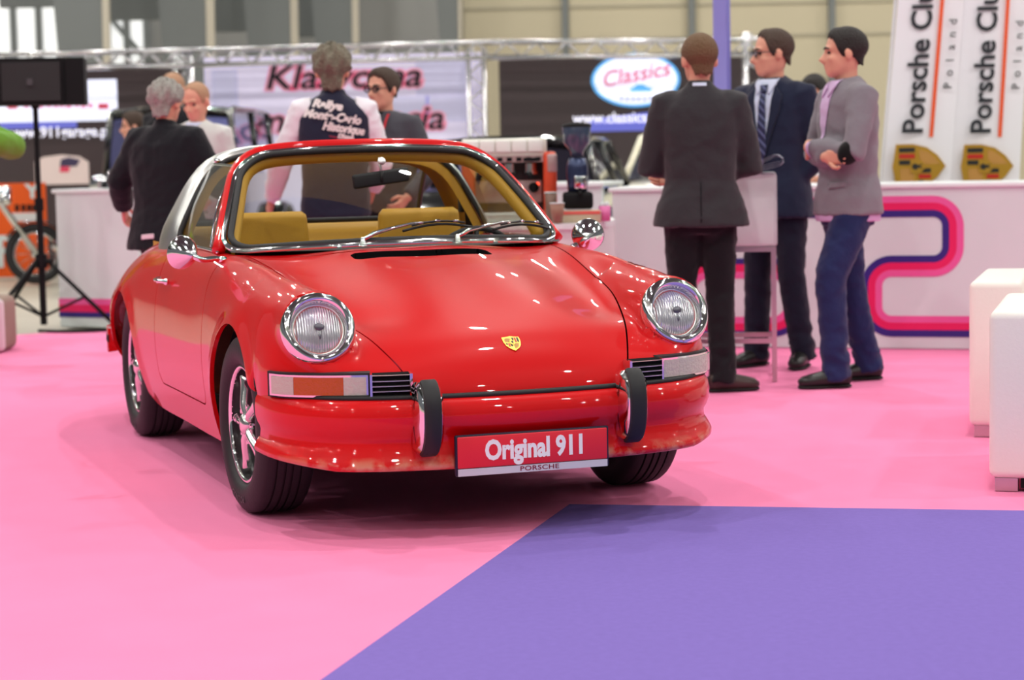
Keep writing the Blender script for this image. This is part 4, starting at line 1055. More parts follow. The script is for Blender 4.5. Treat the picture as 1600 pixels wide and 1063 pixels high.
# ---- side wing of the counter with a magenta and navy print, seen left of the front panel
wg = empty('counter_wing', A + Vector((-.03, .75, 0)), ang); tag(wg, 'narrow white counter wing with magenta print beside the coffee grinder', 'counter')
mk('wing_panel', rbox(-.75, 0, 0, .05, 0, 1.0, .004, 1), WHITE, wg, smooth=False)
mk('wing_top', rbox(-.78, .02, -.03, .5, 1.0, 1.03, .006, 2), mat('counter_white', (1, 1, 1)), wg, smooth=False)
for nm, a, b, m in (('pink_print', .74, .80, MAG), ('crimson_print', .66, .74, CRI), ('navy_print', .40, .66, NAV)): mk(nm, box(-.22, -.02, -.004, 0, a, b), m, wg, smooth=False)
mk('navy_blob', thick(sub([(-.16, .36), (-.02, .50), (-.02, .16), (-.22, .16), (-.20, .26)], 0), .004) and ([(x, -.005 - z, y) for x, y, z in thick(sub([(-.16, .36), (-.02, .42), (-.02, .16), (-.22, .16), (-.20, .26)], 0), .003)[0]], thick(sub([(-.16, .36), (-.02, .42), (-.02, .16), (-.22, .16), (-.20, .26)], 0), .003)[1]), NAV, wg, smooth=False)
# ---- left counter with stripes near its foot
La = on_floor(94, 511); Lb = on_floor(215, 513.5); dl = (Lb - La).normalized()
lc = empty('exhibition_counter', La, math.atan2(dl.y, dl.x)); tag(lc, 'white striped counter at left beside the loudspeaker tripod', 'counter')
mk('front_panel', rbox(0, .72, 0, .35, 0, 1.0, .006, 1), WHITE, lc, smooth=False)
mk('counter_top', rbox(-.02, .74, -.02, .37, 1.0, 1.03, .008, 2), mat('counter_white', (1, 1, 1)), lc, smooth=False)
for nm, a, b, m in (('pink_stripe', .17, .215, MAG), ('crimson_stripe', .115, .17, CRI), ('navy_stripe', .075, .115, NAV)): mk(nm, box(.0, .72, -.005, 0, a, b), m, lc, smooth=False)
# ---- high table: white box on a slim metal frame
hp_ = on_floor(1199, 592); ht = empty('high_table', hp_ + Vector((-.16, .06, 0)), -.12); tag(ht, 'white cube-topped high table on metal legs between the suited men', 'table')
mk('table_box', rbox(-.235, .225, -.2, .2, .715, 1.105, .02, 3), mat('table_white', s2l(226, 232, 234), rough=.4), ht)
for x in (-.225, .205):
    for y in (-.185, .185): mk('leg', box(x - .013, x + .013, y - .013, y + .013, 0, .715), METAL, ht, smooth=False)
for y, z in ((-.185, .205), (.185, .205), (-.185, .69), (.185, .69)): mk('cross_bar', box(-.212, .192, y - .011, y + .011, z, z + .026), METAL, ht, smooth=False)
for x in (-.225, .205):
    for z in (.205, .69): mk('side_bar', box(x - .011, x + .011, -.172, .172, z, z + .026), METAL, ht, smooth=False)
# folded newspaper on it
def newspaper(o, m):
    V = []; F = []
    for k, (w, lift) in enumerate(((.20, .0), (.19, .008), (.18, .016))):
        pts = curve([(-.16, 0, .004 + lift), (-.02, 0, .010 + lift), (.09, 0, .022 + lift * 1.5), (.15, 0, .055 + lift), (.13, 0, .088 - lift * .5), (.06, 0, .075 - lift), (-.05, 0, .035 + lift * .5)], 22)
        V2, F2 = sweep(pts, [(-w * .62, 0), (w * .62, 0), (w * .62, .0012), (-w * .62, .0012)], up=(0, 0, 1)); F += [tuple(i + len(V) for i in f) for f in F2]; V += [tuple(v) for v in V2]
    return mk('newspaper', (V, F), m, None, sharp=40)
PRINT = mat('newsprint', s2l(198, 202, 220), rough=.7)
_nt = PRINT.node_tree; _tc = _nt.nodes.new('ShaderNodeTexCoord'); _wv = _nt.nodes.new('ShaderNodeTexWave'); _wv.inputs['Scale'].default_value = 28; _wv.inputs['Distortion'].default_value = 3; _rp = _nt.nodes.new('ShaderNodeValToRGB')
_rp.color_ramp.elements[0].color = (.16, .17, .24, 1); _rp.color_ramp.elements[1].color = (.62, .64, .74, 1); _rp.color_ramp.elements[1].position = .45
_nt.links.new(_tc.outputs['Object'], _wv.inputs['Vector']); _nt.links.new(_wv.outputs['Color'], _rp.inputs['Fac']); _nt.links.new(_rp.outputs['Color'], _nt.nodes['Principled BSDF'].inputs['Base Color'])
npp = newspaper(None, PRINT); npp.location = at(1180, 262, 11.2); npp.location.z = 1.107; npp.rotation_euler = (0, 0, -.15); tag(npp, 'folded newspaper lying on the white high table', 'newspaper')
# ---- white leather armchairs at the right edge
def armchair(loc, label, zt_, w=.94, dd=.95):
    """faces the viewer, arms running back"""
    e = empty('armchair', loc, -.287); tag(e, label, 'armchair', 'white leather armchairs')
    for x in (.0, w - .22): mk('arm', rbox(x, x + .22, 0, dd, .045, zt_, .03, 4), SOFAW, e)
    mk('seat', rbox(.225, w - .225, .02, dd - .2, .10, zt_ - .24, .03, 3), SOFAW, e); mk('backrest', rbox(.225, w - .225, dd - .2, dd, .045, zt_, .03, 3), SOFAW, e)
    for x in (.02, w - .10):
        for y in (.015, dd - .09): mk('foot', box(x, x + .08, y, y + .07, 0, .047), METAL, e, smooth=False)
    mk('base', box(.11, w - .11, .02, dd - .03, .012, .05), BLK, e, smooth=False)
    return e
armchair(on_floor(1514, 683), 'white leather armchair at the right edge, farther of the two', .66)
armchair(on_floor(1545, 768), 'white leather armchair at the right edge, nearer of the two', .645)
# ---- loudspeaker on its tripod
SP = on_floor(69, 516)
st = empty('speaker_tripod', SP); tag(st, 'black tripod stand carrying the loudspeaker at left', 'tripod')
zt2 = at(62, 165, SP.y).z
mk('pole', join(cyl((0, 0, .04), (0, 0, .95), .025, 14), cyl((0, 0, .9), (0, 0, zt2), .019, 14), cyl((0, 0, .88), (0, 0, .97), .034, 14)), BLK, st, sharp=40)
mk('collar', join(cyl((0, 0, .46), (0, 0, .56), .045, 14), cyl((.03, -.02, .51), (.09, -.05, .51), .016, 8)), BLK, st, sharp=40)
for a in (-.35, 2.35, 4.1):
    f = Vector((.62 * math.cos(a), .62 * math.sin(a) * .9, .018)); lg = mk('leg', tube([(.03 * math.cos(a), .03 * math.sin(a), .53), f], .016, 8), BLK, st)
    mk('strut', tube([(0, 0, .10), Vector((.03 * math.cos(a), .03 * math.sin(a), .53)).lerp(f, .55)], .010, 8), BLK, lg)
    mk('rubber_foot', ball(f, .03, .03, .018, 10, 6), BLK, lg)
spk = empty('loudspeaker', Vector((SP.x, SP.y, zt2)), .12); tag(spk, 'black loudspeaker cabinet on the tripod at upper left', 'speaker')
pa, pb = at(-12, 93, SP.y), at(134, 163, SP.y); w_ = pb.x - pa.x; h_ = pa.z - pb.z; xo = pa.x - SP.x
cab = [(xo, -.10), (xo + w_ * .10, -.19), (xo + w_ * .78, -.19), (xo + w_ * .80, -.16), (xo + w_, -.14), (xo + w_, .16), (xo, .16)]
mk('cabinet', prism(cab, 0, h_), BLK, spk, smooth=False)
mk('grille', box(xo + w_ * .13, xo + w_ * .75, -.205, -.185, .03, h_ - .03), mat('speaker_grille', (.010, .010, .011), rough=.5, bump=(200, .5)), spk, smooth=False)
mk('badge', box(xo + w_ * .40, xo + w_ * .46, -.212, -.204, h_ * .42, h_ * .56), mat('badge_grey', (.06, .06, .065), rough=.4), spk, smooth=False)
mk('pole_socket', cyl((0, 0, -.02), (0, 0, .02), .03, 12), BLK, spk)
cb = tag(mk('cable', tube(curve([SP + Vector((.0, -.02, .0)), SP + Vector((.3, -.12, 0)), SP + Vector((.75, .0, 0)), SP + Vector((1.2, -.1, 0)), SP + Vector((1.9, .05, 0))], 40), .012, 6), BLK), 'black cable running along the carpet edge from the tripod', 'cable'); cb.location = (0, -.16, .010)
pf = tag(mk('pouf', mv(rbox(-.42, .0, 0, .42, .0, .36, .05, 4), *(on_floor(6, 552))), mat('taupe_fabric', s2l(150, 128, 116), rough=.8)), 'taupe pouf with a pale edge cut by the left frame', 'pouf')
mk('piping', mv(rbox(-.06, .006, -.004, .06, .01, .352, .03, 3), *(on_floor(6, 552))), mat('pale_piping', s2l(226, 214, 218), rough=.6), pf)
# ---- beach flags
def bflag(px0, px1, Y, label, slant, txtx):
    """tall white flag with vertical lettering; px0..px1 at its foot"""
    zb_ = at(px0, 300, Y).z - .1; b0, b1 = at(px0, 285, Y), at(px1, 285, Y); w = b1.x - b0.x; k = slant
    e = empty('beach_flag', (b0.x, Y, 0)); tag(e, label, 'flag', 'club beach flags')
    P = [[(x * w + k * (z - b0.z) - (.10 * w * max(0, (z - 2.6)) ** 2 if x < .5 else 0), .02 * math.sin(x * 4 + z * 1.5), z) for x in np.linspace(0, 1, 9)] for z in np.linspace(.55, 3.6, 24)]
    V, F = grid(P); mk('flag_cloth', thick((V, F), 0) if False else (V, F), mat('flag_white', s2l(240, 240, 246), rough=.7), e)
    mk('flag_pole', tube([(-.01 + k * (z - b0.z), .03, z) for z in np.linspace(0, 3.7, 10)], .011, 8), mat('pole_white', (.75, .75, .78), rough=.3), e)
    mk('flag_base', lathe([(.0001, .03), (.2, .025), (.22, .0)], 24), BLK, e)
    def place(sh, cx, cz, m, nm, rotate=True):
        out = []
        for x, y, z in sh[0]:
            if rotate: x, y = -y, x
            X_, Z_ = cx + x, cz + y; out.append((X_ + k * (Z_ - b0.z), -.035 + .0 - z, Z_))
        return mk(nm, (out, sh[1]), m, e, smooth=False)
    ink = mat('flag_ink', s2l(40, 44, 50), rough=.6); org = mat('flag_orange', s2l(236, 92, 44), rough=.6)
    zc = at((px0 + px1) / 2, 210, Y).z
    place(text_shape('Porsche Club', .195, .001, .004, 1.0, align='LEFT'), w * txtx, zc, ink, 'club_lettering')
    for i_, ch in enumerate('Poland'): place(text_shape(ch, .078, .001, .001, 1.0), w * (txtx + .46), zc + .32 + i_ * .085, ink, 'letter')
    mk('orange_line', ([(w * (txtx + .24) + k * (z - b0.z) + dx, -.036, z) for z in (zc - .02, 3.4) for dx in (0, .026)], [(0, 1, 3, 2)]), org, e, smooth=False)
    cz = at((px0 + px1) / 2, 260, Y).z; cx = w * .50
    M_ = Matrix(((0, -1, 0, cx), (0, 0, -1, -.035), (1, 0, 0, cz), (0, 0, 0, 1)))
    crest(.30, 'club_crest', e, M_)
    return e
bflag(1380, 1484, 14.3, 'white beach flag with the club lettering next to the man in grey', .085, .38)
bflag(1484, 1592, 14.5, 'white beach flag with the club lettering at the right edge', .06, .40)
vf = empty('banner_pole', (at(1127, 150, 14.0).x, 14.0, 0)); tag(vf, 'narrow violet feather banner above the man in the charcoal suit', 'banner')
xv = at(1114, 20, 14.0).x - vf.location.x
mk('banner_cloth', prism([(xv, -.01), (xv + .085, -.012), (xv + .10, .0), (xv + .085, .012), (xv, .01)], 1.0, 3.4), mat('violet_cloth', s2l(140, 136, 208), rough=.6), vf, smooth=False)
mk('pole', cyl((xv + .1, 0, 0), (xv + .1, 0, 3.5), .013, 10), mat('pole_violet', s2l(120, 116, 190), rough=.4), vf)
mk('base', lathe([(.0001, .03), (.2, .025), (.22, .0)], 20), BLK, vf)
# ================================================================ coffee bar
CB = at(912, 348, 11.9); cz_ = CB.z
bar = empty('coffee_bar', (0, 0, 0)); tag(bar, 'curved white bar with navy print under the coffee machine', 'counter')
bpts = [(at(695, 350, 12.2).x, 12.3), (at(740, 350, 12.1).x, 12.0), (at(840, 350, 11.9).x, 11.85), (at(905, 350, 11.9).x, 11.85), (at(945, 350, 12).x, 12.05), (at(962, 350, 12.3).x, 12.4)]
bc2 = curve([(x, y, 0) for x, y in bpts], 30)
mk('bar_front', grid([[(p.x, p.y, 0), (p.x, p.y - .02, cz_ * .5), (p.x, p.y - .05, cz_ - .03)] for p in bc2]), mat('bar_white', s2l(226, 228, 228), rough=.4), bar)
mk('bar_top', prism([(p.x, p.y - .07) for p in bc2] + [(bc2[-1].x, 12.9), (bc2[0].x, 12.9)], cz_ - .03, cz_), mat('counter_white', (1, 1, 1)), bar, smooth=False)
mk('navy_print', grid([[(p.x, p.y - .012, .1), (p.x, p.y - .032, .25 + .5 * (i / 8) ** 2 * cz_)] for i, p in enumerate(bc2[-9:])]), NAV, bar)
ORG = mat('coffee_orange', s2l(214, 74, 44), rough=.35); PGREY = mat('machine_panel', s2l(186, 160, 158), rough=.35, metal=.4)
ml, mr = at(722, 340, 12.05).x, at(872, 340, 12.05).x
cm = empty('coffee_machine', ((ml + mr) / 2, 12.3, cz_)); tag(cm, 'orange and silver espresso machine on the white bar', 'coffee machine'); mw = (mr - ml) / 2
zz = lambda y: at(800, y, 12.2).z - cz_
mk('body', rbox(-mw, mw, .06, .42, .03, zz(250), .02, 2), mat('machine_dark', (.04, .03, .03), rough=.3), cm)
mk('top_case', rbox(-mw, mw * .80, -.10, .42, zz(252), zz(216), .015, 2), mat('machine_cream', s2l(222, 222, 212), rough=.3), cm)
for i in range(5): mk('top_panel', rbox(-mw * .95 + i * mw * .34, -mw * .95 + i * mw * .34 + mw * .31, -.115, -.09, zz(238), zz(219), .006, 2), mat('machine_white', s2l(232, 236, 230), rough=.3), cm)
mk('control_strip', rbox(-mw * .9, mw * .8, -.115, -.08, zz(254), zz(243), .004, 1), PGREY, cm, smooth=False)
for i in range(8): mk('button', box(-mw * .85 + i * .055, -mw * .85 + i * .055 + .03, -.122, -.11, zz(252), zz(246)), BLK, cm, smooth=False)
mk('display', box(mw * .30, mw * .62, -.124, -.11, zz(253), zz(247)), mat('display_black', (.01, .01, .012), rough=.15), cm, smooth=False)
for x in (mw * .72, -mw): mk('side_frame', rbox(x, x + mw * .28, -.14, .44, 0, zz(238), .02, 2), ORG if x > 0 else ORG, cm)
mk('side_plate', rbox(mw * .80, mw * 1.01, -.148, -.12, zz(270), zz(242), .01, 2), PGREY, cm)
mk('front_panel', rbox(-mw * .8, mw * .7, .02, .08, zz(318), zz(282), .01, 2), PGREY, cm)
for i, x in enumerate((-.5, .0, .45)):
    g = mk('group_head', join(cyl((x * mw, -.02, zz(268)), (x * mw, -.02, zz(256)), .035, 16), cyl((x * mw, -.02, zz(273)), (x * mw, -.02, zz(268)), .042, 16)), CHROME, cm, sharp=40)
    mk('portafilter', tube([(x * mw, -.02, zz(271)), (x * mw, -.12, zz(272)), (x * mw, -.2, zz(275))], [.012, .012, .017], 8), BLK, g)
mk('steam_knob', cyl((mw * .52, -.01, zz(294)), (mw * .52, .04, zz(294)), .03, 16), BLK, cm)
mk('pilot_lamp', ball((mw * .60, .01, zz(289)), .010, .008, .010, 10, 6), mat('pilot_red', (1, .05, .03), emit=3, ecol=(1, .08, .03)), cm)
mk('drip_tray', rbox(-mw * .9, mw * .8, -.12, .3, .0, .06, .01, 2), STEEL, cm)
# grinder
gx = at(903, 300, 12.0).x; gr = empty('coffee_grinder', (gx, 12.05, cz_)); tag(gr, 'coffee grinder with dark bean hopper beside the espresso machine', 'coffee grinder')
s_ = lambda y: at(903, y, 12.05).z - cz_
mk('grinder_base', rbox(-.085, .085, -.1, .1, s_(327), s_(300), .02, 2), BLK, gr)
mk('grinder_body', lathe([(.0001, s_(302)), (.055, s_(302)), (.06, s_(285)), (.062, s_(262)), (.05, s_(248)), (.0001, s_(246))], 20), mat('grinder_blue', s2l(52, 62, 92), rough=.25, metal=.5), gr)
mk('chrome_collar', join(rbox(-.02, .05, -.11, -.05, s_(296), s_(275), .01, 2)), CHROME, gr)
mk('dosing_fork', tube([(.01, -.08, s_(300)), (.01, -.15, s_(302))], .012, 8), BLK, gr)
mk('hopper', lathe([(.0001, s_(244)), (.035, s_(244)), (.04, s_(236)), (.075, s_(224)), (.082, s_(198)), (.080, s_(197)), (.0001, s_(197))], 24), mat('hopper_smoke', s2l(58, 72, 92), rough=.15, coat=.5), gr)
mk('hopper_lid', lathe([(.084, s_(199)), (.084, s_(195)), (.03, s_(192)), (.0001, s_(191))], 24), BLK, gr)
bx = tag(mk('wooden_tray', mv(rbox(-.125, .125, -.09, .09, 0, s_(328), .006, 2), gx, 11.98, cz_), mat('tray_wood', s2l(196, 176, 150), rough=.5)), 'shallow wooden tray under the coffee grinder', 'tray')
mk('red_edge', mv(rbox(-.12, .12, -.094, -.085, s_(334), s_(329), .002, 1), gx, 11.98, cz_), mat('tray_red', s2l(220, 90, 84), rough=.5), bx, smooth=False)
gr.location.z = cz_ + .002
sb = empty('sugar_pot', (at(945, 340, 11.95).x, 11.95, cz_)); tag(sb, 'pink and white sugar pot with pale sachets at the bar end', 'pot')
mk('pot', lathe([(.0001, .004), (.032, .004), (.034, .09), (.031, .09), (.0001, .08)], 18), mat('pot_pink', s2l(226, 120, 176), rough=.4), sb)
for x in (-.014, .012): mk('sachet', ball((x, 0, .098), .014, .012, .018, 8, 6), WHITE, sb)
def cup(px, Y, zs, h, r, c, label, base=0):
    e = empty('paper_cup', (at(px, 340, Y).x, Y, zs)); tag(e, label, 'cup', 'paper cups on the bar')
    mk('cup', lathe([(.0001, .002), (r * .75, .002), (r, h), (r * .93, h), (.0001, h * .9)], 18), mat('cup_' + str(c), s2l(*c), rough=.5), e); mk('rim', tube([(r * math.cos(a), r * math.sin(a), h) for a in np.linspace(0, 2 * PI, 18, endpoint=False)], .003, 6, closed=True), WHITE, e)
    return e
cup(871, 11.80, cz_, .115, .040, (150, 110, 92), 'brown paper cup on the bar left of the wooden tray')
stack = cup(861, 12.06, cz_, .17, .035, (120, 92, 80), 'tall brown stack of paper cups against the espresso machine')
# ================================================================ far stands: truss, screens, banner
BY = 24.0
def bx_(px, py): return at(px, py, BY)
TRM = mat('truss_aluminium', (.74, .74, .76), rough=.25, metal=1.0)
def truss(p, q, label, s=.17, n=18, group='trusses of the far stand'):
    p, q = Vector(p), Vector(q); d = (q - p); L = d.length; d.normalize(); up = Vector((0, 0, 1)) if abs(d.z) < .8 else Vector((1, 0, 0)); u = (up - d * up.dot(d)).normalized(); w = d.cross(u)
    e = empty('truss', p); tag(e, label, 'truss', group)
    C = [u * (a * s) + w * (b * s) for a, b in ((0, -.5), (0, .5), (-1, .5), (-1, -.5))]
    for c in C: mk('chord', tube([c, c + d * L], .025, 8), TRM, e)
    first = {}
    for i in range(n):
        a, b = d * (L * i / n), d * (L * (i + 1) / n)
        for f, (i0, i1) in enumerate(((0, 3), (1, 2))):
            x, y = (C[i0], C[i1]) if i % 2 else (C[i1], C[i0])
            key = (f, i % 2)
            if key not in first:
                first[key] = mk('diagonal', tube([a + x, b + y], .011, 6), TRM, e); first[key]['i'] = i
            else:
                o = first[key].copy(); COL.objects.link(o); o.location = d * (L * (i - first[key]['i']) / n); o.parent = e
    return e
truss(bx_(-60, 87), bx_(300, 78.5), 'aluminium truss beam along the top of the dark screen at left', n=16)
truss(bx_(300, 78.5), bx_(768, 66), 'aluminium truss beam above the white lettered banner', n=20)
truss(bx_(768, 66), bx_(1235, 62), 'aluminium truss beam above the dark screen with the oval logo', n=20)
def tower(px, py, Y, label, s, zt=None):
    t = at(px, py, Y); return truss((t.x - s / 2, Y + .2, 0), (t.x - s / 2, Y + .2, t.z), label, s, 16)
tower(305, 85, BY, 'upright truss post between the left screen and the banner', .18)
tower(768, 72, BY, 'upright truss post between the banner and the right screen', .18)
tower(1222, 48, 23.75, 'tall upright truss tower behind the man in the navy suit', .26)
def panel(name, pxa, pya, pxb, pyb, m, label, cat, d=.06, z0=None, Y=BY + .45):
    a, b = at(pxa, pya, Y), at(pxb, pyb, Y); za = max(a.z, at(pxb, pya, Y).z)
    o = mk(name, box(0, b.x - a.x, 0, d, 0, za - (b.z if z0 is None else z0)), m, None, smooth=False); o.location = (a.x, Y, b.z if z0 is None else z0); return tag(o, label, cat)
SCR = mat('screen_dark', s2l(66, 56, 58), rough=.4, emit=.10, ecol=s2l(74, 62, 64))
def glow(name, c, e): return mat(name, c, rough=.5, emit=e, ecol=c)
def onpanel(o, sh, px, py, m, nm, Y=BY + .45, lift=.012):
    c = at(px, py, Y) - Vector(o.location); V = [(c.x + x, -lift - z, c.z + y) for x, y, z in sh[0]]; return mk(nm, (V, sh[1]), m, o, smooth=False)
def ellp(rx, ry, n=40): return [(rx * math.cos(a), ry * math.sin(a)) for a in np.linspace(0, 2 * PI, n, endpoint=False)]
PM = (BY + .45) / FPX           # metres per pixel at the backdrop
s1 = panel('display_screen', -60, 104, 290, 300, SCR, 'dark display screen at left with white web address', 'screen', z0=0.0)
onpanel(s1, prism([(-95 * PM, -32 * PM), (95 * PM, -32 * PM), (95 * PM, 32 * PM), (-95 * PM, 32 * PM)], 0, .004), 88, 158, glow('screen_white', (.78, .82, 1.0), .75), 'white_field')
mat('screen_red', s2l(206, 60, 90), rough=.5, emit=.3, ecol=s2l(206, 60, 90))
for i_, (x, w_) in enumerate(((42, 4), (54, 3), (64, 5), (77, 4), (88, 3), (97, 4), (108, 5), (121, 3), (131, 4), (142, 4))):      # blurred red print, not legible
    onpanel(s1, prism([(-w_ * PM, -3 * PM), (w_ * PM, -3 * PM), (w_ * PM, 3 * PM), (-w_ * PM, 3 * PM)], 0, .003), x, 166 - (i_ % 2), mat('screen_rose', s2l(222, 140, 170), rough=.5, emit=.4, ecol=s2l(222, 140, 180)), 'red_mark', lift=.022)
for x in (20, 162): onpanel(s1, prism([(-8 * PM, -4 * PM), (8 * PM, -4 * PM), (8 * PM, 4 * PM), (-8 * PM, 4 * PM)], 0, .004), x, 166, MATS['screen_red'], 'red_block', lift=.022)
onpanel(s1, text_shape('www.911garage.pl', 23 * PM, .001, .003, .95), 92, 207, glow('screen_text', (.85, .85, 1.0), .8), 'web_lettering')
onpanel(s1, prism([(x * PM, y * PM) for x, y in ((-42, -26), (42, -26), (42, 8), (28, 17), (0, 20), (-28, 17), (-42, 10))], 0, .004), 97, 262, glow('screen_beige', s2l(208, 190, 184), .35), 'car_picture')
onpanel(s1, prism([(x * PM, y * PM) for x, y in ((-10, -8), (16, -8), (22, 2), (4, 6), (-8, 3))], 0, .004), 104, 252, mat('screen_navy', s2l(70, 64, 96), rough=.5), 'picture_patch', lift=.022)
onpanel(s1, prism([(x * PM, y * PM) for x, y in ((-6, -5), (8, -5), (10, 3), (-5, 4))], 0, .004), 100, 264, MATS['screen_red'], 'picture_patch', lift=.022)
blue = glow('screen_blue', s2l(104, 110, 206), .5)
onpanel(s1, prism([(-60 * PM, -5 * PM), (60 * PM, -5 * PM), (60 * PM, 5 * PM), (-60 * PM, 5 * PM)], 0, .004), 60, 196, blue, 'blue_band', lift=.006)
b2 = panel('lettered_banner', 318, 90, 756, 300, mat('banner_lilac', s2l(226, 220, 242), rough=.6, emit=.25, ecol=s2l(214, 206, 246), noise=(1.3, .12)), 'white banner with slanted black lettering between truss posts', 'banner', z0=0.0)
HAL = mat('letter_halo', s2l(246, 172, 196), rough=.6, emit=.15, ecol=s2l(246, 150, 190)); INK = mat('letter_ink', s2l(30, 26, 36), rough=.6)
for s, px, py, w in (('Klasyczna', 535, 121, 240), ('motoryzacja', 545, 188, 292)):
    t = text_shape(s, 52 * PM, .001, .004, 1, .22); xs_ = [v[0] for v in t[0]]; k = w * PM / (max(xs_) - min(xs_)); t = scl(t, k, 1, 1)
    h = text_shape(s, 52 * PM, .001, .030, 1, .22); h = scl(h, k, 1, 1)
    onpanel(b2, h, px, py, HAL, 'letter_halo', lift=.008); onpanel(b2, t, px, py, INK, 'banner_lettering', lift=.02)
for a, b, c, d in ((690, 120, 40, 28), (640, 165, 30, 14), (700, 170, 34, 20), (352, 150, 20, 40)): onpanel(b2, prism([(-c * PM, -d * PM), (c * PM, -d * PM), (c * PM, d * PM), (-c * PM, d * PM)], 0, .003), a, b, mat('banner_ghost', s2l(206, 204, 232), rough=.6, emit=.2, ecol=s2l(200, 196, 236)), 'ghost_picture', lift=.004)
s3 = panel('display_screen', 779, 88, 1212, 300, SCR, 'dark display screen with a white oval logo behind the suited men', 'screen', z0=0.0)
onpanel(s3, prism(ellp(69 * PM, 42 * PM), 0, .004), 993, 125, glow('screen_cyan', s2l(90, 170, 232), .7), 'oval_rim')
onpanel(s3, prism(ellp(64 * PM, 38 * PM), 0, .004), 993, 125, glow('screen_white', (1, 1, 1), 1), 'oval_field', lift=.018)
cl = rot(text_shape('Classics', 34 * PM, .001, .003, 1, .3), .16); onpanel(s3, cl, 992, 117, mat('logo_pink', s2l(226, 100, 140), rough=.5, emit=.35, ecol=s2l(226, 100, 140)), 'logo_lettering', lift=.026)
onpanel(s3, prism([(x * PM, y * PM) for x, y in ((-16, -4), (16, -4), (18, 0), (10, 3), (4, 7), (-6, 7), (-12, 2), (-17, 0))], 0, .004), 1001, 139, MATS['screen_cyan'], 'logo_car', lift=.026)
for i_ in range(6): onpanel(s3, prism([(-2 * PM, -2.5 * PM), (2 * PM, -2.5 * PM), (2 * PM, 2.5 * PM), (-2 * PM, 2.5 * PM)], 0, .003), 971 + i_ * 9, 155 - (1 if i_ in (0, 5) else 0), mat('logo_grey', s2l(140, 150, 190), rough=.5, emit=.2, ecol=s2l(140, 150, 190)), 'small_mark', lift=.026)
onpanel(s3, text_shape('www.classicspa', 23 * PM, .001, .003, .95, align='LEFT'), 895, 186, MATS['screen_text'], 'web_lettering', lift=.018)
onpanel(s3, prism([(-110 * PM, -14 * PM), (110 * PM, -14 * PM), (110 * PM, 12 * PM), (20 * PM, 16 * PM), (-80 * PM, 6 * PM)], 0, .003), 1010, 190, blue, 'blue_field', lift=.004)
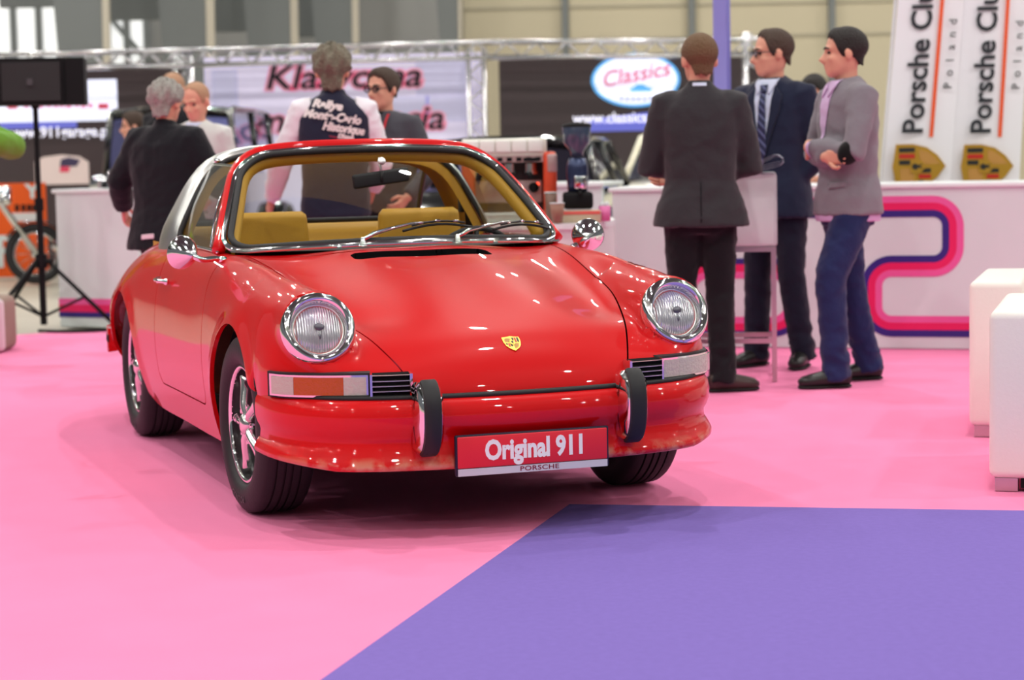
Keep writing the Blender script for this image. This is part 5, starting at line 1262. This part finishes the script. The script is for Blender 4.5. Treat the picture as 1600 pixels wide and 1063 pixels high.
# ================================================================ cars on the other stands
CGLASS = mat('dark_car_glass', (.03, .035, .05), rough=.06, coat=1); CREAM = mat('cream_paint', s2l(226, 222, 196), rough=.3, coat=.8)
def old_car(loc, rz, label, paint, L=4.1, W=1.62, Hh=1.45, sill=.32, belt=.92, hoodz=.92, cab=(-.75, 1.0), roofc=None, vintage=False, name='classic_car'):
    """older saloon, nose towards -x: body, cabin with pillars and panes, wheels, lamps, bumpers"""
    e = empty(name, loc, rz); tag(e, label, 'car', 'cars on the far stands'); h = W / 2
    if vintage:
        body = [(-L / 2 + .1, .34, hoodz - .06), (-L / 2 + .3, .36, hoodz), (-.9, .44, hoodz + .06), (-.75, .62, belt), (0, .68, belt + .02), (1.0, .68, belt + .02), (1.5, .62, belt - .05), (L / 2, .5, .6)]
    else:
        body = [(-L / 2, h * .82, hoodz - .22), (-L / 2 + .15, h * .92, hoodz - .06), (-L / 2 + .6, h * .97, hoodz), (-.7, h, belt), (0, h, belt), (1.0, h, belt), (L / 2 - .4, h * .96, belt - .04), (L / 2 - .05, h * .88, belt - .2), (L / 2, h * .8, .6)]
    P = []
    for x, y, z in body:
        P.append([(x, -y * .93, sill), (x, -y, sill + .12), (x, -y, (sill + z) / 2), (x, -y * .96, z - .06), (x, -y * .80, z), (x, 0, z + .025), (x, y * .80, z), (x, y * .96, z - .06), (x, y, (sill + z) / 2), (x, y, sill + .12), (x, y * .93, sill)])
    V, F = grid(P); n = 11; V2, F2 = V, F + [tuple(range(n)), tuple((len(P) - 1) * n + k for k in range(n))[::-1]]
    mk('body', (V2, F2), paint, e, sharp=45)
    c0, c1 = cab; sl = .06 if vintage else .32; wt = .60 if vintage else h * .76; wb = .66 if vintage else h * .92
    corners = lambda y, z, d: (c0 + d, y, z)
    roof = [[(x, y * wt, Hh - .05 * abs(y) ** 3 - (.05 if x in (c0 + sl, c1 - sl) else 0)) for y in np.linspace(-1, 1, 9)] for x in (c0 + sl, c0 + sl + .15, (c0 + c1) / 2, c1 - sl - .15, c1 - sl)]
    mk('roof', thick(grid(roof), -.06) if False else join(grid(roof), [(0, 0, 0)] and grid([[(x, y, z - .05) for x, y, z in r] for r in roof])), roofc or paint, e)
    mk('roof_rim', tube([r[0] for r in roof] + [p for p in roof[-1][1:-1]] + [r[-1] for r in roof[::-1]] + [p for p in roof[0][1:-1][::-1]], .03, 8, closed=True), roofc or paint, e)
    for s in (-1, 1):
        xs = [c0, (c0 * .45 + c1 * .55), c1]; tops = [c0 + sl, (c0 * .45 + c1 * .55), c1 - sl]
        for a, b in zip(xs, tops): mk('pillar', tube([(a, wb * s, belt - .03), (b, wt * s, Hh - .06)], .035, 8), roofc or paint, e)
        for i in (0, 1):
            mk('side_window', [(xs[i] + .03, wb * s, belt), (xs[i + 1] - .03, wb * s, belt), (tops[i + 1] - .03, wt * s, Hh - .07), (tops[i] + .03, wt * s, Hh - .07)] and ([(xs[i] + .03, wb * s, belt), (xs[i + 1] - .03, wb * s, belt), (tops[i + 1] - .03, wt * s, Hh - .07), (tops[i] + .03, wt * s, Hh - .07)], [(0, 1, 2, 3)]), thin_glass('far_car_glass', (.55, .58, .75), 1.5), e, smooth=False)
        for x in (-L / 2 + .72, L / 2 - .78):
            wv = mk('wheel', mv(lathe([(.0001, .06), (.10, .07), (.17, .05), (.19, .07), (.20, .06), (.20, -.06)], 24, 'Y'), 0, 0, 0), CHROME, e); wv.location = (x, (h - .10) * s, .31); wv.scale = (1, s, 1)
            mk('tyre', lathe([(.20, -.08), (.24, -.09), (.30, -.07), (.31, -.04), (.31, .04), (.30, .07), (.24, .09), (.20, .08)], 28, 'Y'), TYRE, wv)
            if vintage: mk('fender', tube(curve([(x - .45, (h - .12) * s, .45), (x - .25, (h - .12) * s, .68), (x, (h - .12) * s, .74), (x + .25, (h - .12) * s, .66), (x + .5, (h - .12) * s, .36)], 14), [(.13, .03)] * 14, 10), paint, e)
        lx, ly, lz = (-L / 2 + .18, .36, hoodz - .12) if vintage else (-L / 2 + .02, h * .66, hoodz - .17)
        hlm = mk('headlamp', mv(lathe([(.0001, .10), (.05, .08), (.09, .02), (.10, -.02), (.09, -.03), (.0001, -.02)], 20, 'X'), 0, 0, 0), CHROME, e); hlm.location = (lx, ly * s, lz); hlm.rotation_euler = (0, PI if False else 0, 0)
    ws_ = [(c0, -wb, belt), (c0, wb, belt), (c0 + sl, wt, Hh - .07), (c0 + sl, -wt, Hh - .07)]; mk('windscreen', (ws_, [(0, 1, 2, 3)]), MATS['far_car_glass'], e, smooth=False)
    rw_ = [(c1, -wb, belt), (c1, wb, belt), (c1 - sl, wt, Hh - .07), (c1 - sl, -wt, Hh - .07)]; mk('rear_window', (rw_, [(0, 1, 2, 3)]), MATS['far_car_glass'], e, smooth=False)
    for x, s in ((-L / 2 - .06, -1), (L / 2 + .06, 1)): mk('bumper', tube(curve([(x - s * .25, -h, .45), (x, -h * .8, .45), (x + s * .03, 0, .45), (x, h * .8, .45), (x - s * .25, h, .45)], 18), [(.02, .05)] * 18, 8, up=(0, 0, 1)), CHROME, e)
    if vintage:
        rd = mk('radiator', rbox(-L / 2 + .0, -L / 2 + .12, -.26, .26, .45, hoodz + .02, .04, 3), CHROME, e); mk('radiator_core', box(-L / 2 - .008, -L / 2 + .02, -.20, .20, .50, hoodz - .05), BLK, rd, smooth=False)
    else:
        mk('grille', rbox(-L / 2 - .02, -L / 2 + .06, -h * .45, h * .45, .55, hoodz - .12, .02, 2), CHROME, e)
    return e
vl = at(262, 200, 21.5); old_car((vl.x + .12, 21.75, 0), 1.50, 'black vintage limousine with tall cabin in front of the left screen', GLOSSBLK, 4.3, 1.66, at(250, 166, 21.6).z, .34, 1.12, 1.13, (-.62, 1.45), None, True, 'vintage_car')
bk = at(806, 240, 17.2); old_car((bk.x, 17.2, 0), 1.40, 'black classic car behind the espresso machine', GLOSSBLK, 4.2, 1.68, at(830, 212, 17.4).z, .3, .98, .95, (-.8, 1.15))
ck_ = at(1085, 240, 21.6); old_car((ck_.x + .2, 21.4, 0), 1.35, 'cream classic car left of the charcoal suited man', CREAM, 4.3, 1.7, at(1010, 205, 21.0).z, .3, at(1010, 280, 21.0).z, .92, (-1.0, 1.3))
# ================================================================ motorcycle and orange sign at the far left
MYp = on_floor(58, 444); my = MYp.y
mc = empty('motorcycle', (MYp.x, my, 0), .35); tag(mc, 'chrome motorcycle with raked fork behind the loudspeaker tripod', 'motorcycle')
fwr = .31
w1 = mk('front_wheel', tube([(fwr * math.cos(a) * .86, 0, fwr + fwr * math.sin(a) * .86) for a in np.linspace(0, 2 * PI, 36, endpoint=False)], .045, 10, closed=True), TYRE, mc)
mk('wheel_rim', tube([(fwr * math.cos(a) * .70, 0, fwr + fwr * math.sin(a) * .70) for a in np.linspace(0, 2 * PI, 36, endpoint=False)], .016, 8, closed=True), CHROME, w1)
mk('hub', cyl((0, -.06, fwr), (0, .06, fwr), .05, 14), CHROME, w1)
for i in range(12): a = 2 * PI * i / 12; mk('spoke', tube([(0, .03 * (-1) ** i, fwr), (fwr * .70 * math.cos(a), 0, fwr + fwr * .70 * math.sin(a))], .004, 5), CHROME, w1)
mk('mudguard', tube([(.33 * math.cos(a), 0, fwr + .33 * math.sin(a)) for a in np.linspace(.5, 2.6, 14)], [(.07, .012)] * 14, 8), GLOSSBLK, mc)
for y in (-.09, .09): mk('fork_leg', tube([(0, y, fwr), (-.30, y, .78), (-.46, y, 1.06)], [.028, .024, .022], 10), CHROME, mc)
mk('headlight', mv(lathe([(.0001, .04), (.07, .03), (.09, .0), (.08, -.08), (.03, -.13), (.0001, -.13)], 20, 'X'), -.26, 0, .92), CHROME, mc)
for y in (-.16, .16): mk('auxiliary_lamp', mv(lathe([(.0001, .03), (.045, .02), (.055, .0), (.045, -.05), (.0001, -.06)], 16, 'X'), -.27, y, .86), CHROME, mc)
mk('handlebar', tube(curve([(-.75, -.38, 1.12), (-.55, -.30, 1.16), (-.46, -.08, 1.10), (-.46, .08, 1.10), (-.55, .30, 1.16), (-.75, .38, 1.12)], 24), .016, 8), CHROME, mc)
mk('fuel_tank', ell((-.85, 0, .86), .30, .16, .14), GLOSSBLK, mc); mk('saddle', ell((-1.35, 0, .74), .34, .17, .08), BLK, mc)
mk('engine', join(rbox(-1.05, -.65, -.14, .14, .28, .62, .05, 3), cyl((-.80, 0, .45), (-.66, 0, .78), .09, 14), cyl((-.92, 0, .45), (-1.04, 0, .78), .09, 14)), CHROME, mc, sharp=40)
mk('frame', join(tube([(-.46, 0, 1.0), (-.62, 0, .3), (-1.2, 0, .26), (-1.6, 0, .34)], .022, 8), tube([(-.46, 0, 1.0), (-1.1, 0, .80), (-1.6, 0, .64)], .02, 8)), BLK, mc)
w2 = mk('rear_wheel', tube([(-1.6 + .27 * math.cos(a), 0, .32 + .27 * math.sin(a)) for a in np.linspace(0, 2 * PI, 32, endpoint=False)], .055, 10, closed=True), TYRE, mc)
mk('exhaust', tube([(-.75, -.14, .35), (-.9, -.18, .25), (-1.9, -.18, .27)], [.025, .03, .045], 10), CHROME, mc)
ORANGE = mat('orange_sign', s2l(236, 92, 18), rough=.5)
oa, ob = at(-60, 288, 22.4), at(76, 432, 22.4)
os_ = empty('orange_sign', (oa.x, 22.4, 0)); tag(os_, 'orange sign board with white lettering behind the motorcycle', 'sign')
mk('board', box(0, ob.x - oa.x, 0, .04, max(ob.z, .02), oa.z), ORANGE, os_, smooth=False)
for x in (.1, ob.x - oa.x - .1): mk('stand_foot', box(x - .03, x + .03, -.2, .25, 0, .03), BLK, os_, smooth=False)
def sgn_(txt, px, py, size, m, nm, sx=1.0):
    c = at(px, py, 22.38); t = upright(text_shape(txt, size, .001, .008, sx)); mk(nm, mv(t, c.x - oa.x, -.012, c.z), m, os_, smooth=False)
sgn_('F', 8, 396, .48, WHITE, 'white_letter'); sgn_('Y', 50, 300, .20, WHITE, 'white_letter', 1.1)
for x in (26, 36, 45, 53): c = at(x, 325, 22.38); mk('black_mark', box(c.x - oa.x - .022, c.x - oa.x + .022, -.006, 0, c.z - .035, c.z + .035), BLK, os_, smooth=False)
mk('white_band', box(at(18, 340, 22.38).x - oa.x, at(64, 340, 22.38).x - oa.x, -.006, 0, at(30, 346, 22.38).z, at(30, 333, 22.38).z), mat('band_white', (.7, .68, .68), rough=.5), os_, smooth=False)
# ================================================================ the visitors
def pos(px, py, Y): p = at(px, py, Y); return (p.x, Y, 0)
CHAR = cloth('charcoal_wool', s2l(52, 50, 54)); NAVY = cloth('navy_wool', s2l(30, 36, 58)); GREYW = cloth('grey_wool', s2l(128, 122, 130)); BLACKC = cloth('black_cloth', s2l(22, 24, 30), folds=.6)
DENIM = cloth('blue_denim', s2l(34, 42, 84), folds=.8); DARKT = cloth('dark_trousers', s2l(22, 21, 26)); SHIRTB = cloth('pale_blue_shirt', s2l(206, 214, 236)); WHITESH = cloth('white_shirt', s2l(236, 232, 240)); LILAC = cloth('lilac_shirt', s2l(206, 176, 214))
VEST = cloth('navy_vest', s2l(36, 38, 58)); KNIT = cloth('charcoal_knit', s2l(74, 74, 82)); GREENC = cloth('green_knit', s2l(104, 152, 48))
H_BROWN = mat('hair_brown', s2l(112, 84, 58), rough=.7, bump=(120, .8)); H_DARK = mat('hair_dark', s2l(34, 28, 26), rough=.6, bump=(120, .8)); H_GREY = mat('hair_grey', s2l(166, 162, 156), rough=.75, noise=(60, .35), bump=(90, 1.0)); H_SALT = mat('hair_salt_brown', s2l(120, 112, 96), rough=.75, noise=(60, .4), bump=(70, 1.0)); H_MID = mat('hair_mid_brown', s2l(74, 58, 48), rough=.7, bump=(120, .8)); H_THIN = mat('hair_thin_fair', s2l(176, 136, 108), rough=.8)
# charcoal suit, back view, arms folded
def ex_char(e, jm, bvh, HM, P, sk):
    put(e, 'shirt_collar', bvh, [(-.035, 1.535), (.035, 1.535), (.035, 1.552), (-.035, 1.552)], 1, SHIRTB, -.002)
    put(jm, 'vent_seam', bvh, [(-.003, .86), (.003, .86), (.003, 1.06), (-.003, 1.06)], 1, DARKT, .001, .002, 2)
person('person', 'man in charcoal suit with his back turned beside the car', pos(1096, 400, 10.75), PI - .08, 1.80,
       dict(elL=(.262, -.03, 1.13), wrL=(-.03, -.24, 1.13), elR=(-.262, -.03, 1.13), wrR=(.12, -.21, 1.08), hdL=(-1, .35, .02), anR=(-.10, .02, .085), toeR=(-1, -.35, 0), anL=(.09, .03, .085), toeL=(.5, -1, 0), knR=(-.09, .0, .5)),
       (.30, .0), dict(name='suit_jacket', m=CHAR, hem=.835, flare=.055, collar=.045, sr=1.02), dict(m=DARKT, w=1.0), (H_BROWN, dict(low=-.075, thick=.009)), ex_char, 1.08, shoes=mat('brown_leather', s2l(60, 46, 42), rough=.45))
# navy suit with tie and glasses
def shirt_front(e, bvh, w0=.055, z0=1.525, z1=1.12, m=None, tie=None, cx=0.0):
    put(e, 'shirt_front', bvh, [(cx - w0, z0), (cx + w0, z0), (cx + w0 * .9, z0 - .12), (cx, z1), (cx - w0 * .9, z0 - .12)], -1, m, .003, .003, 4)
    for s in (-1, 1): put(e, 'shirt_collar', bvh, [(cx + .012 * s, z0 - .035), (cx + .06 * s, z0 + .005), (cx + .062 * s, z0 - .03), (cx + .034 * s, z0 - .085)], -1, m, .010, .006, 2)
    if tie:
        t = put(e, 'tie', bvh, [(cx - .016, z0 - .06), (cx + .016, z0 - .06), (cx + .026, z1 + .08), (cx, z1 + .0), (cx - .026, z1 + .08)], -1, tie, .012, .005, 4); put(t, 'tie_knot', bvh, [(cx - .022, z0 - .03), (cx + .022, z0 - .03), (cx + .014, z0 - .07), (cx - .014, z0 - .07)], -1, tie, .016, .010, 2)
def lapels(jm, bvh, m, z0=1.50, z1=1.10):
    for s in (-1, 1): put(jm, 'lapel', bvh, [(.060 * s, z0), (.105 * s, z0 - .06), (.098 * s, z0 - .14), (.004 * s, z1), (.046 * s, z0 - .14)], -1, m, .008, .005, 3)
TIE = mat('navy_tie', s2l(34, 42, 78), rough=.5)
_n = TIE.node_tree; _t = _n.nodes.new('ShaderNodeTexCoord'); _w2 = _n.nodes.new('ShaderNodeTexWave'); _w2.bands_direction = 'DIAGONAL'; _w2.inputs['Scale'].default_value = 14; _r = _n.nodes.new('ShaderNodeValToRGB'); _r.color_ramp.elements[0].color = (*s2l(28, 34, 70), 1); _r.color_ramp.elements[1].color = (*s2l(96, 104, 146), 1); _r.color_ramp.elements[0].position = .6
_n.links.new(_t.outputs['Object'], _w2.inputs['Vector']); _n.links.new(_w2.outputs['Color'], _r.inputs['Fac']); _n.links.new(_r.outputs['Color'], _n.nodes['Principled BSDF'].inputs['Base Color'])
def ex_navy(e, jm, bvh, HM, P, sk):
    shirt_front(e, bvh, .062, 1.53, 1.08, SHIRTB, TIE); lapels(jm, bvh, NAVY); glasses(e, HM)
person('person', 'tall man in navy suit with striped tie and glasses', pos(1212, 400, 11.9), -.62, 1.88,
       dict(elL=(.25, .06, 1.14), wrL=(.13, .0, .99), elR=(-.25, .02, 1.15), wrR=(-.15, -.20, 1.02), anL=(.14, .03, .085), anR=(-.12, .0, .085)),
       (-.80, .05), dict(name='suit_jacket', m=NAVY, hem=.80, flare=.03, collar=.03), dict(m=cloth('navy_trousers', s2l(24, 27, 44))), (H_MID, dict(low=-.06, thick=.007, recede=.012)), ex_navy, 1.06)
# grey blazer, jeans, arms crossed
def ex_grey(e, jm, bvh, HM, P, sk):
    el = Vector(P['elL']); d = (Vector(P['wrL']) - el).normalized()
    c = el.lerp(Vector(P['wrL']), .10) + Vector((.030, -.022, -.004))
    mk('elbow_patch', xf(ell((0, 0, 0), .042, .056, .062), Matrix.Translation(c) @ Matrix.Rotation(-.5, 4, 'X')), cloth('black_suede', s2l(14, 13, 15)), jm)
    shirt_front(e, bvh, .050, 1.53, 1.14, LILAC)
    put(jm, 'pocket_flap', bvh, [(.06, 1.02), (.15, 1.03), (.15, 1.0), (.06, .99)], -1, GREYW, .004, .004, 2)
    mk('shirt_tail', fuse(rings([(.825, 0, 0, .184, .146), (.87, 0, 0, .186, .148), (.92, 0, 0, .176, .138)]), .012, 2), LILAC, e)
person('person', 'man in grey blazer and blue jeans with crossed arms', (1.755, 10.97, 0), -1.25, 1.83,
       dict(elL=(.245, -.09, 1.17), wrL=(-.05, -.20, 1.20), hdL=(-.7, .7, .0), elR=(-.235, -.06, 1.16), wrR=(.13, -.185, 1.15), hdR=(.85, .5, .03), anL=(.13, -.14, .085), anR=(-.12, .17, .085), knL=(.12, -.16, .50), knR=(-.10, .06, .50), toeL=(-.2, -1, 0), toeR=(-.15, -1, 0)),
       (-.38, .0), dict(name='blazer', m=GREYW, hem=.855, flare=.03, collar=.03), dict(m=DENIM, w=1.06), (H_DARK, dict(low=-.055, thick=.008)), ex_grey, 1.0)
# young man behind them
def ex_young(e, jm, bvh, HM, P, sk): put(e, 'red_badge', bvh, [(-.06, 1.36), (.02, 1.36), (.02, 1.31), (-.06, 1.31)], -1, mat('badge_red', s2l(206, 60, 70), rough=.5), .004)
person('person', 'young man in white top looking down between the suited men', pos(1274, 300, 14.6), -.45, 1.71, dict(wrL=(.10, -.28, 1.05), wrR=(-.10, -.28, 1.05), elL=(.23, -.02, 1.14), elR=(-.23, -.02, 1.14)),
       (-.1, .42), dict(name='shirt', m=WHITESH, hem=.88, collar=.03), dict(m=DARKT), (H_DARK, dict(low=-.05, thick=.012)), ex_young)
# man in the lettered vest, back view
def ex_vest(e, jm, bvh, HM, P, sk):
    cream = mat('embroidery_cream', s2l(226, 214, 214), rough=.6); red = mat('embroidery_red', s2l(150, 40, 70), rough=.6)
    def line(txt, size, cx, cz, m, w, nm, sh=.25, tilt=-.16):
        t = text_shape(txt, size, .001, .0035, 1, sh); xs = [v[0] for v in t[0]]; k = w / (max(xs) - min(xs)); ca, sa = math.cos(tilt), math.sin(tilt)
        V = [(-(cx + x * k * ca - y * sa), cz + x * k * sa + y * ca, z) for x, y, z in t[0]]
        mk(nm, drape(bvh, (V, t[1]), 1, .007), m, jm, smooth=False)
    line('Rallye', .062, -.035, 1.478, cream, .17, 'back_lettering'); line('Monte-Carlo', .064, -.01, 1.412, cream, .32, 'back_lettering'); line('Historique', .062, .05, 1.346, cream, .235, 'back_lettering'); line('17eme', .032, .06, 1.300, cream, .09, 'back_lettering', .1)
    put(jm, 'red_scroll', bvh, [(-.17, 1.275), (.03, 1.31), (.03, 1.303), (-.17, 1.265)], 1, red, .005, .002, 3)
person('person', 'grey haired man in navy lettered vest with white sleeves', pos(523, 250, 12.2), PI + .10, 1.84,
       dict(elL=(.30, -.04, 1.16), wrL=(.36, -.22, .95), elR=(-.26, -.05, 1.15), wrR=(-.22, -.25, 1.0)), (-.10, -.03),
       dict(name='vest', m=VEST, hem=.86, collar=.05, sleeve='shirt', m2=WHITESH, sr=1.05), dict(m=DARKT), (H_SALT, dict(low=-.105, thick=.022, bushy=1.0)), ex_vest, 1.12)
# glasses and red lanyard
def ex_lan(e, jm, bvh, HM, P, sk):
    glasses(e, HM); red = mat('lanyard_red', s2l(204, 36, 52), rough=.5)
    for s in (-1, 1): put(e, 'lanyard', bvh, [(.058 * s, 1.515), (.072 * s, 1.515), (.016 * s, 1.16), (.002 * s, 1.16)], -1, red, .006, .003, 4)
    put(e, 'shirt_collar', bvh, [(-.03, 1.53), (.03, 1.53), (0, 1.47)], -1, BLACKC, .003)
person('person', 'man in charcoal sweater with glasses and red lanyard', pos(606, 250, 12.75), -.42, 1.74,
       dict(elL=(.28, .03, 1.16), wrL=(.22, -.20, 1.0), elR=(-.25, -.02, 1.15), wrR=(-.15, -.25, 1.02)), (-.28, .04),
       dict(name='sweater', m=KNIT, hem=.90), dict(m=DARKT), (H_MID, dict(low=-.05, thick=.012)), ex_lan, 1.1, lean=.03)
# black jacket, grey hair, back view
def ex_blk(e, jm, bvh, HM, P, sk): put(e, 'white_tag', bvh, [(.0, .872), (.09, .865), (.09, .893), (.0, .90)], 1, mat('tag_white', s2l(226, 206, 214), rough=.6), .004)
person('person', 'grey haired man in black jacket with his back turned at left', pos(262, 300, 11.7), PI - .42, 1.65,
       dict(elL=(.34, -.0, 1.20), wrL=(.41, -.14, 1.04), elR=(-.31, -.05, 1.18), wrR=(-.25, -.30, 1.12)), (.10, .12),
       dict(name='jacket', m=BLACKC, hem=.80, flare=.035, collar=.055, sr=1.25), dict(m=DARKT), (H_GREY, dict(low=-.09, thick=.017, bushy=.9)), ex_blk, 1.30)
def ex_face(e, jm, bvh, HM, P, sk): put(e, 'shirt_collar', bvh, [(-.06, 1.53), (.06, 1.53), (.0, 1.46)], -1, SHIRTB, .004)
person('person', 'man in pale shirt facing the man in black', pos(311, 250, 13.6), -.30, 1.71, dict(wrL=(.16, -.25, 1.0), wrR=(-.16, -.25, 1.0)), (-.15, .30),
       dict(name='shirt', m=cloth('grey_white_shirt', s2l(206, 206, 204)), hem=.88, collar=.03), dict(m=DARKT), (H_THIN, dict(low=-.06, thick=.003, recede=.022, quiff=0)), ex_face, 1.08)
person('person', 'balding man in dark coat behind the pale shirted man', pos(274, 250, 16.2), PI - .3, 1.88, {}, (0, 0), dict(name='coat', m=BLACKC, hem=.70, collar=.04), dict(m=DARKT), (H_THIN, dict(low=-.07, thick=.002, quiff=0)), None, 1.25)
person('person', 'brown haired man looking left beside the black limousine', pos(212, 250, 17.6), -1.35, 1.62, {}, (0, .1), dict(name='coat', m=cloth('blue_grey_coat', s2l(96, 110, 150)), hem=.80, collar=.03), dict(m=DARKT), (H_MID, dict(low=-.06, thick=.012)))
person('person', 'person in green sweater with raised elbow cut by the left frame', pos(-74, 250, 12.9), .35, 1.76, dict(shL=(.175, 0, 1.42), elL=(.36, -.06, 1.35), wrL=(.14, -.28, 1.40), elR=(-.30, -.10, 1.25), wrR=(-.10, -.28, 1.42)), (0, 0),
       dict(name='sweater', m=GREENC, hem=.88, sr=1.35), dict(m=DARKT), (H_BROWN, dict(low=-.06)), None)
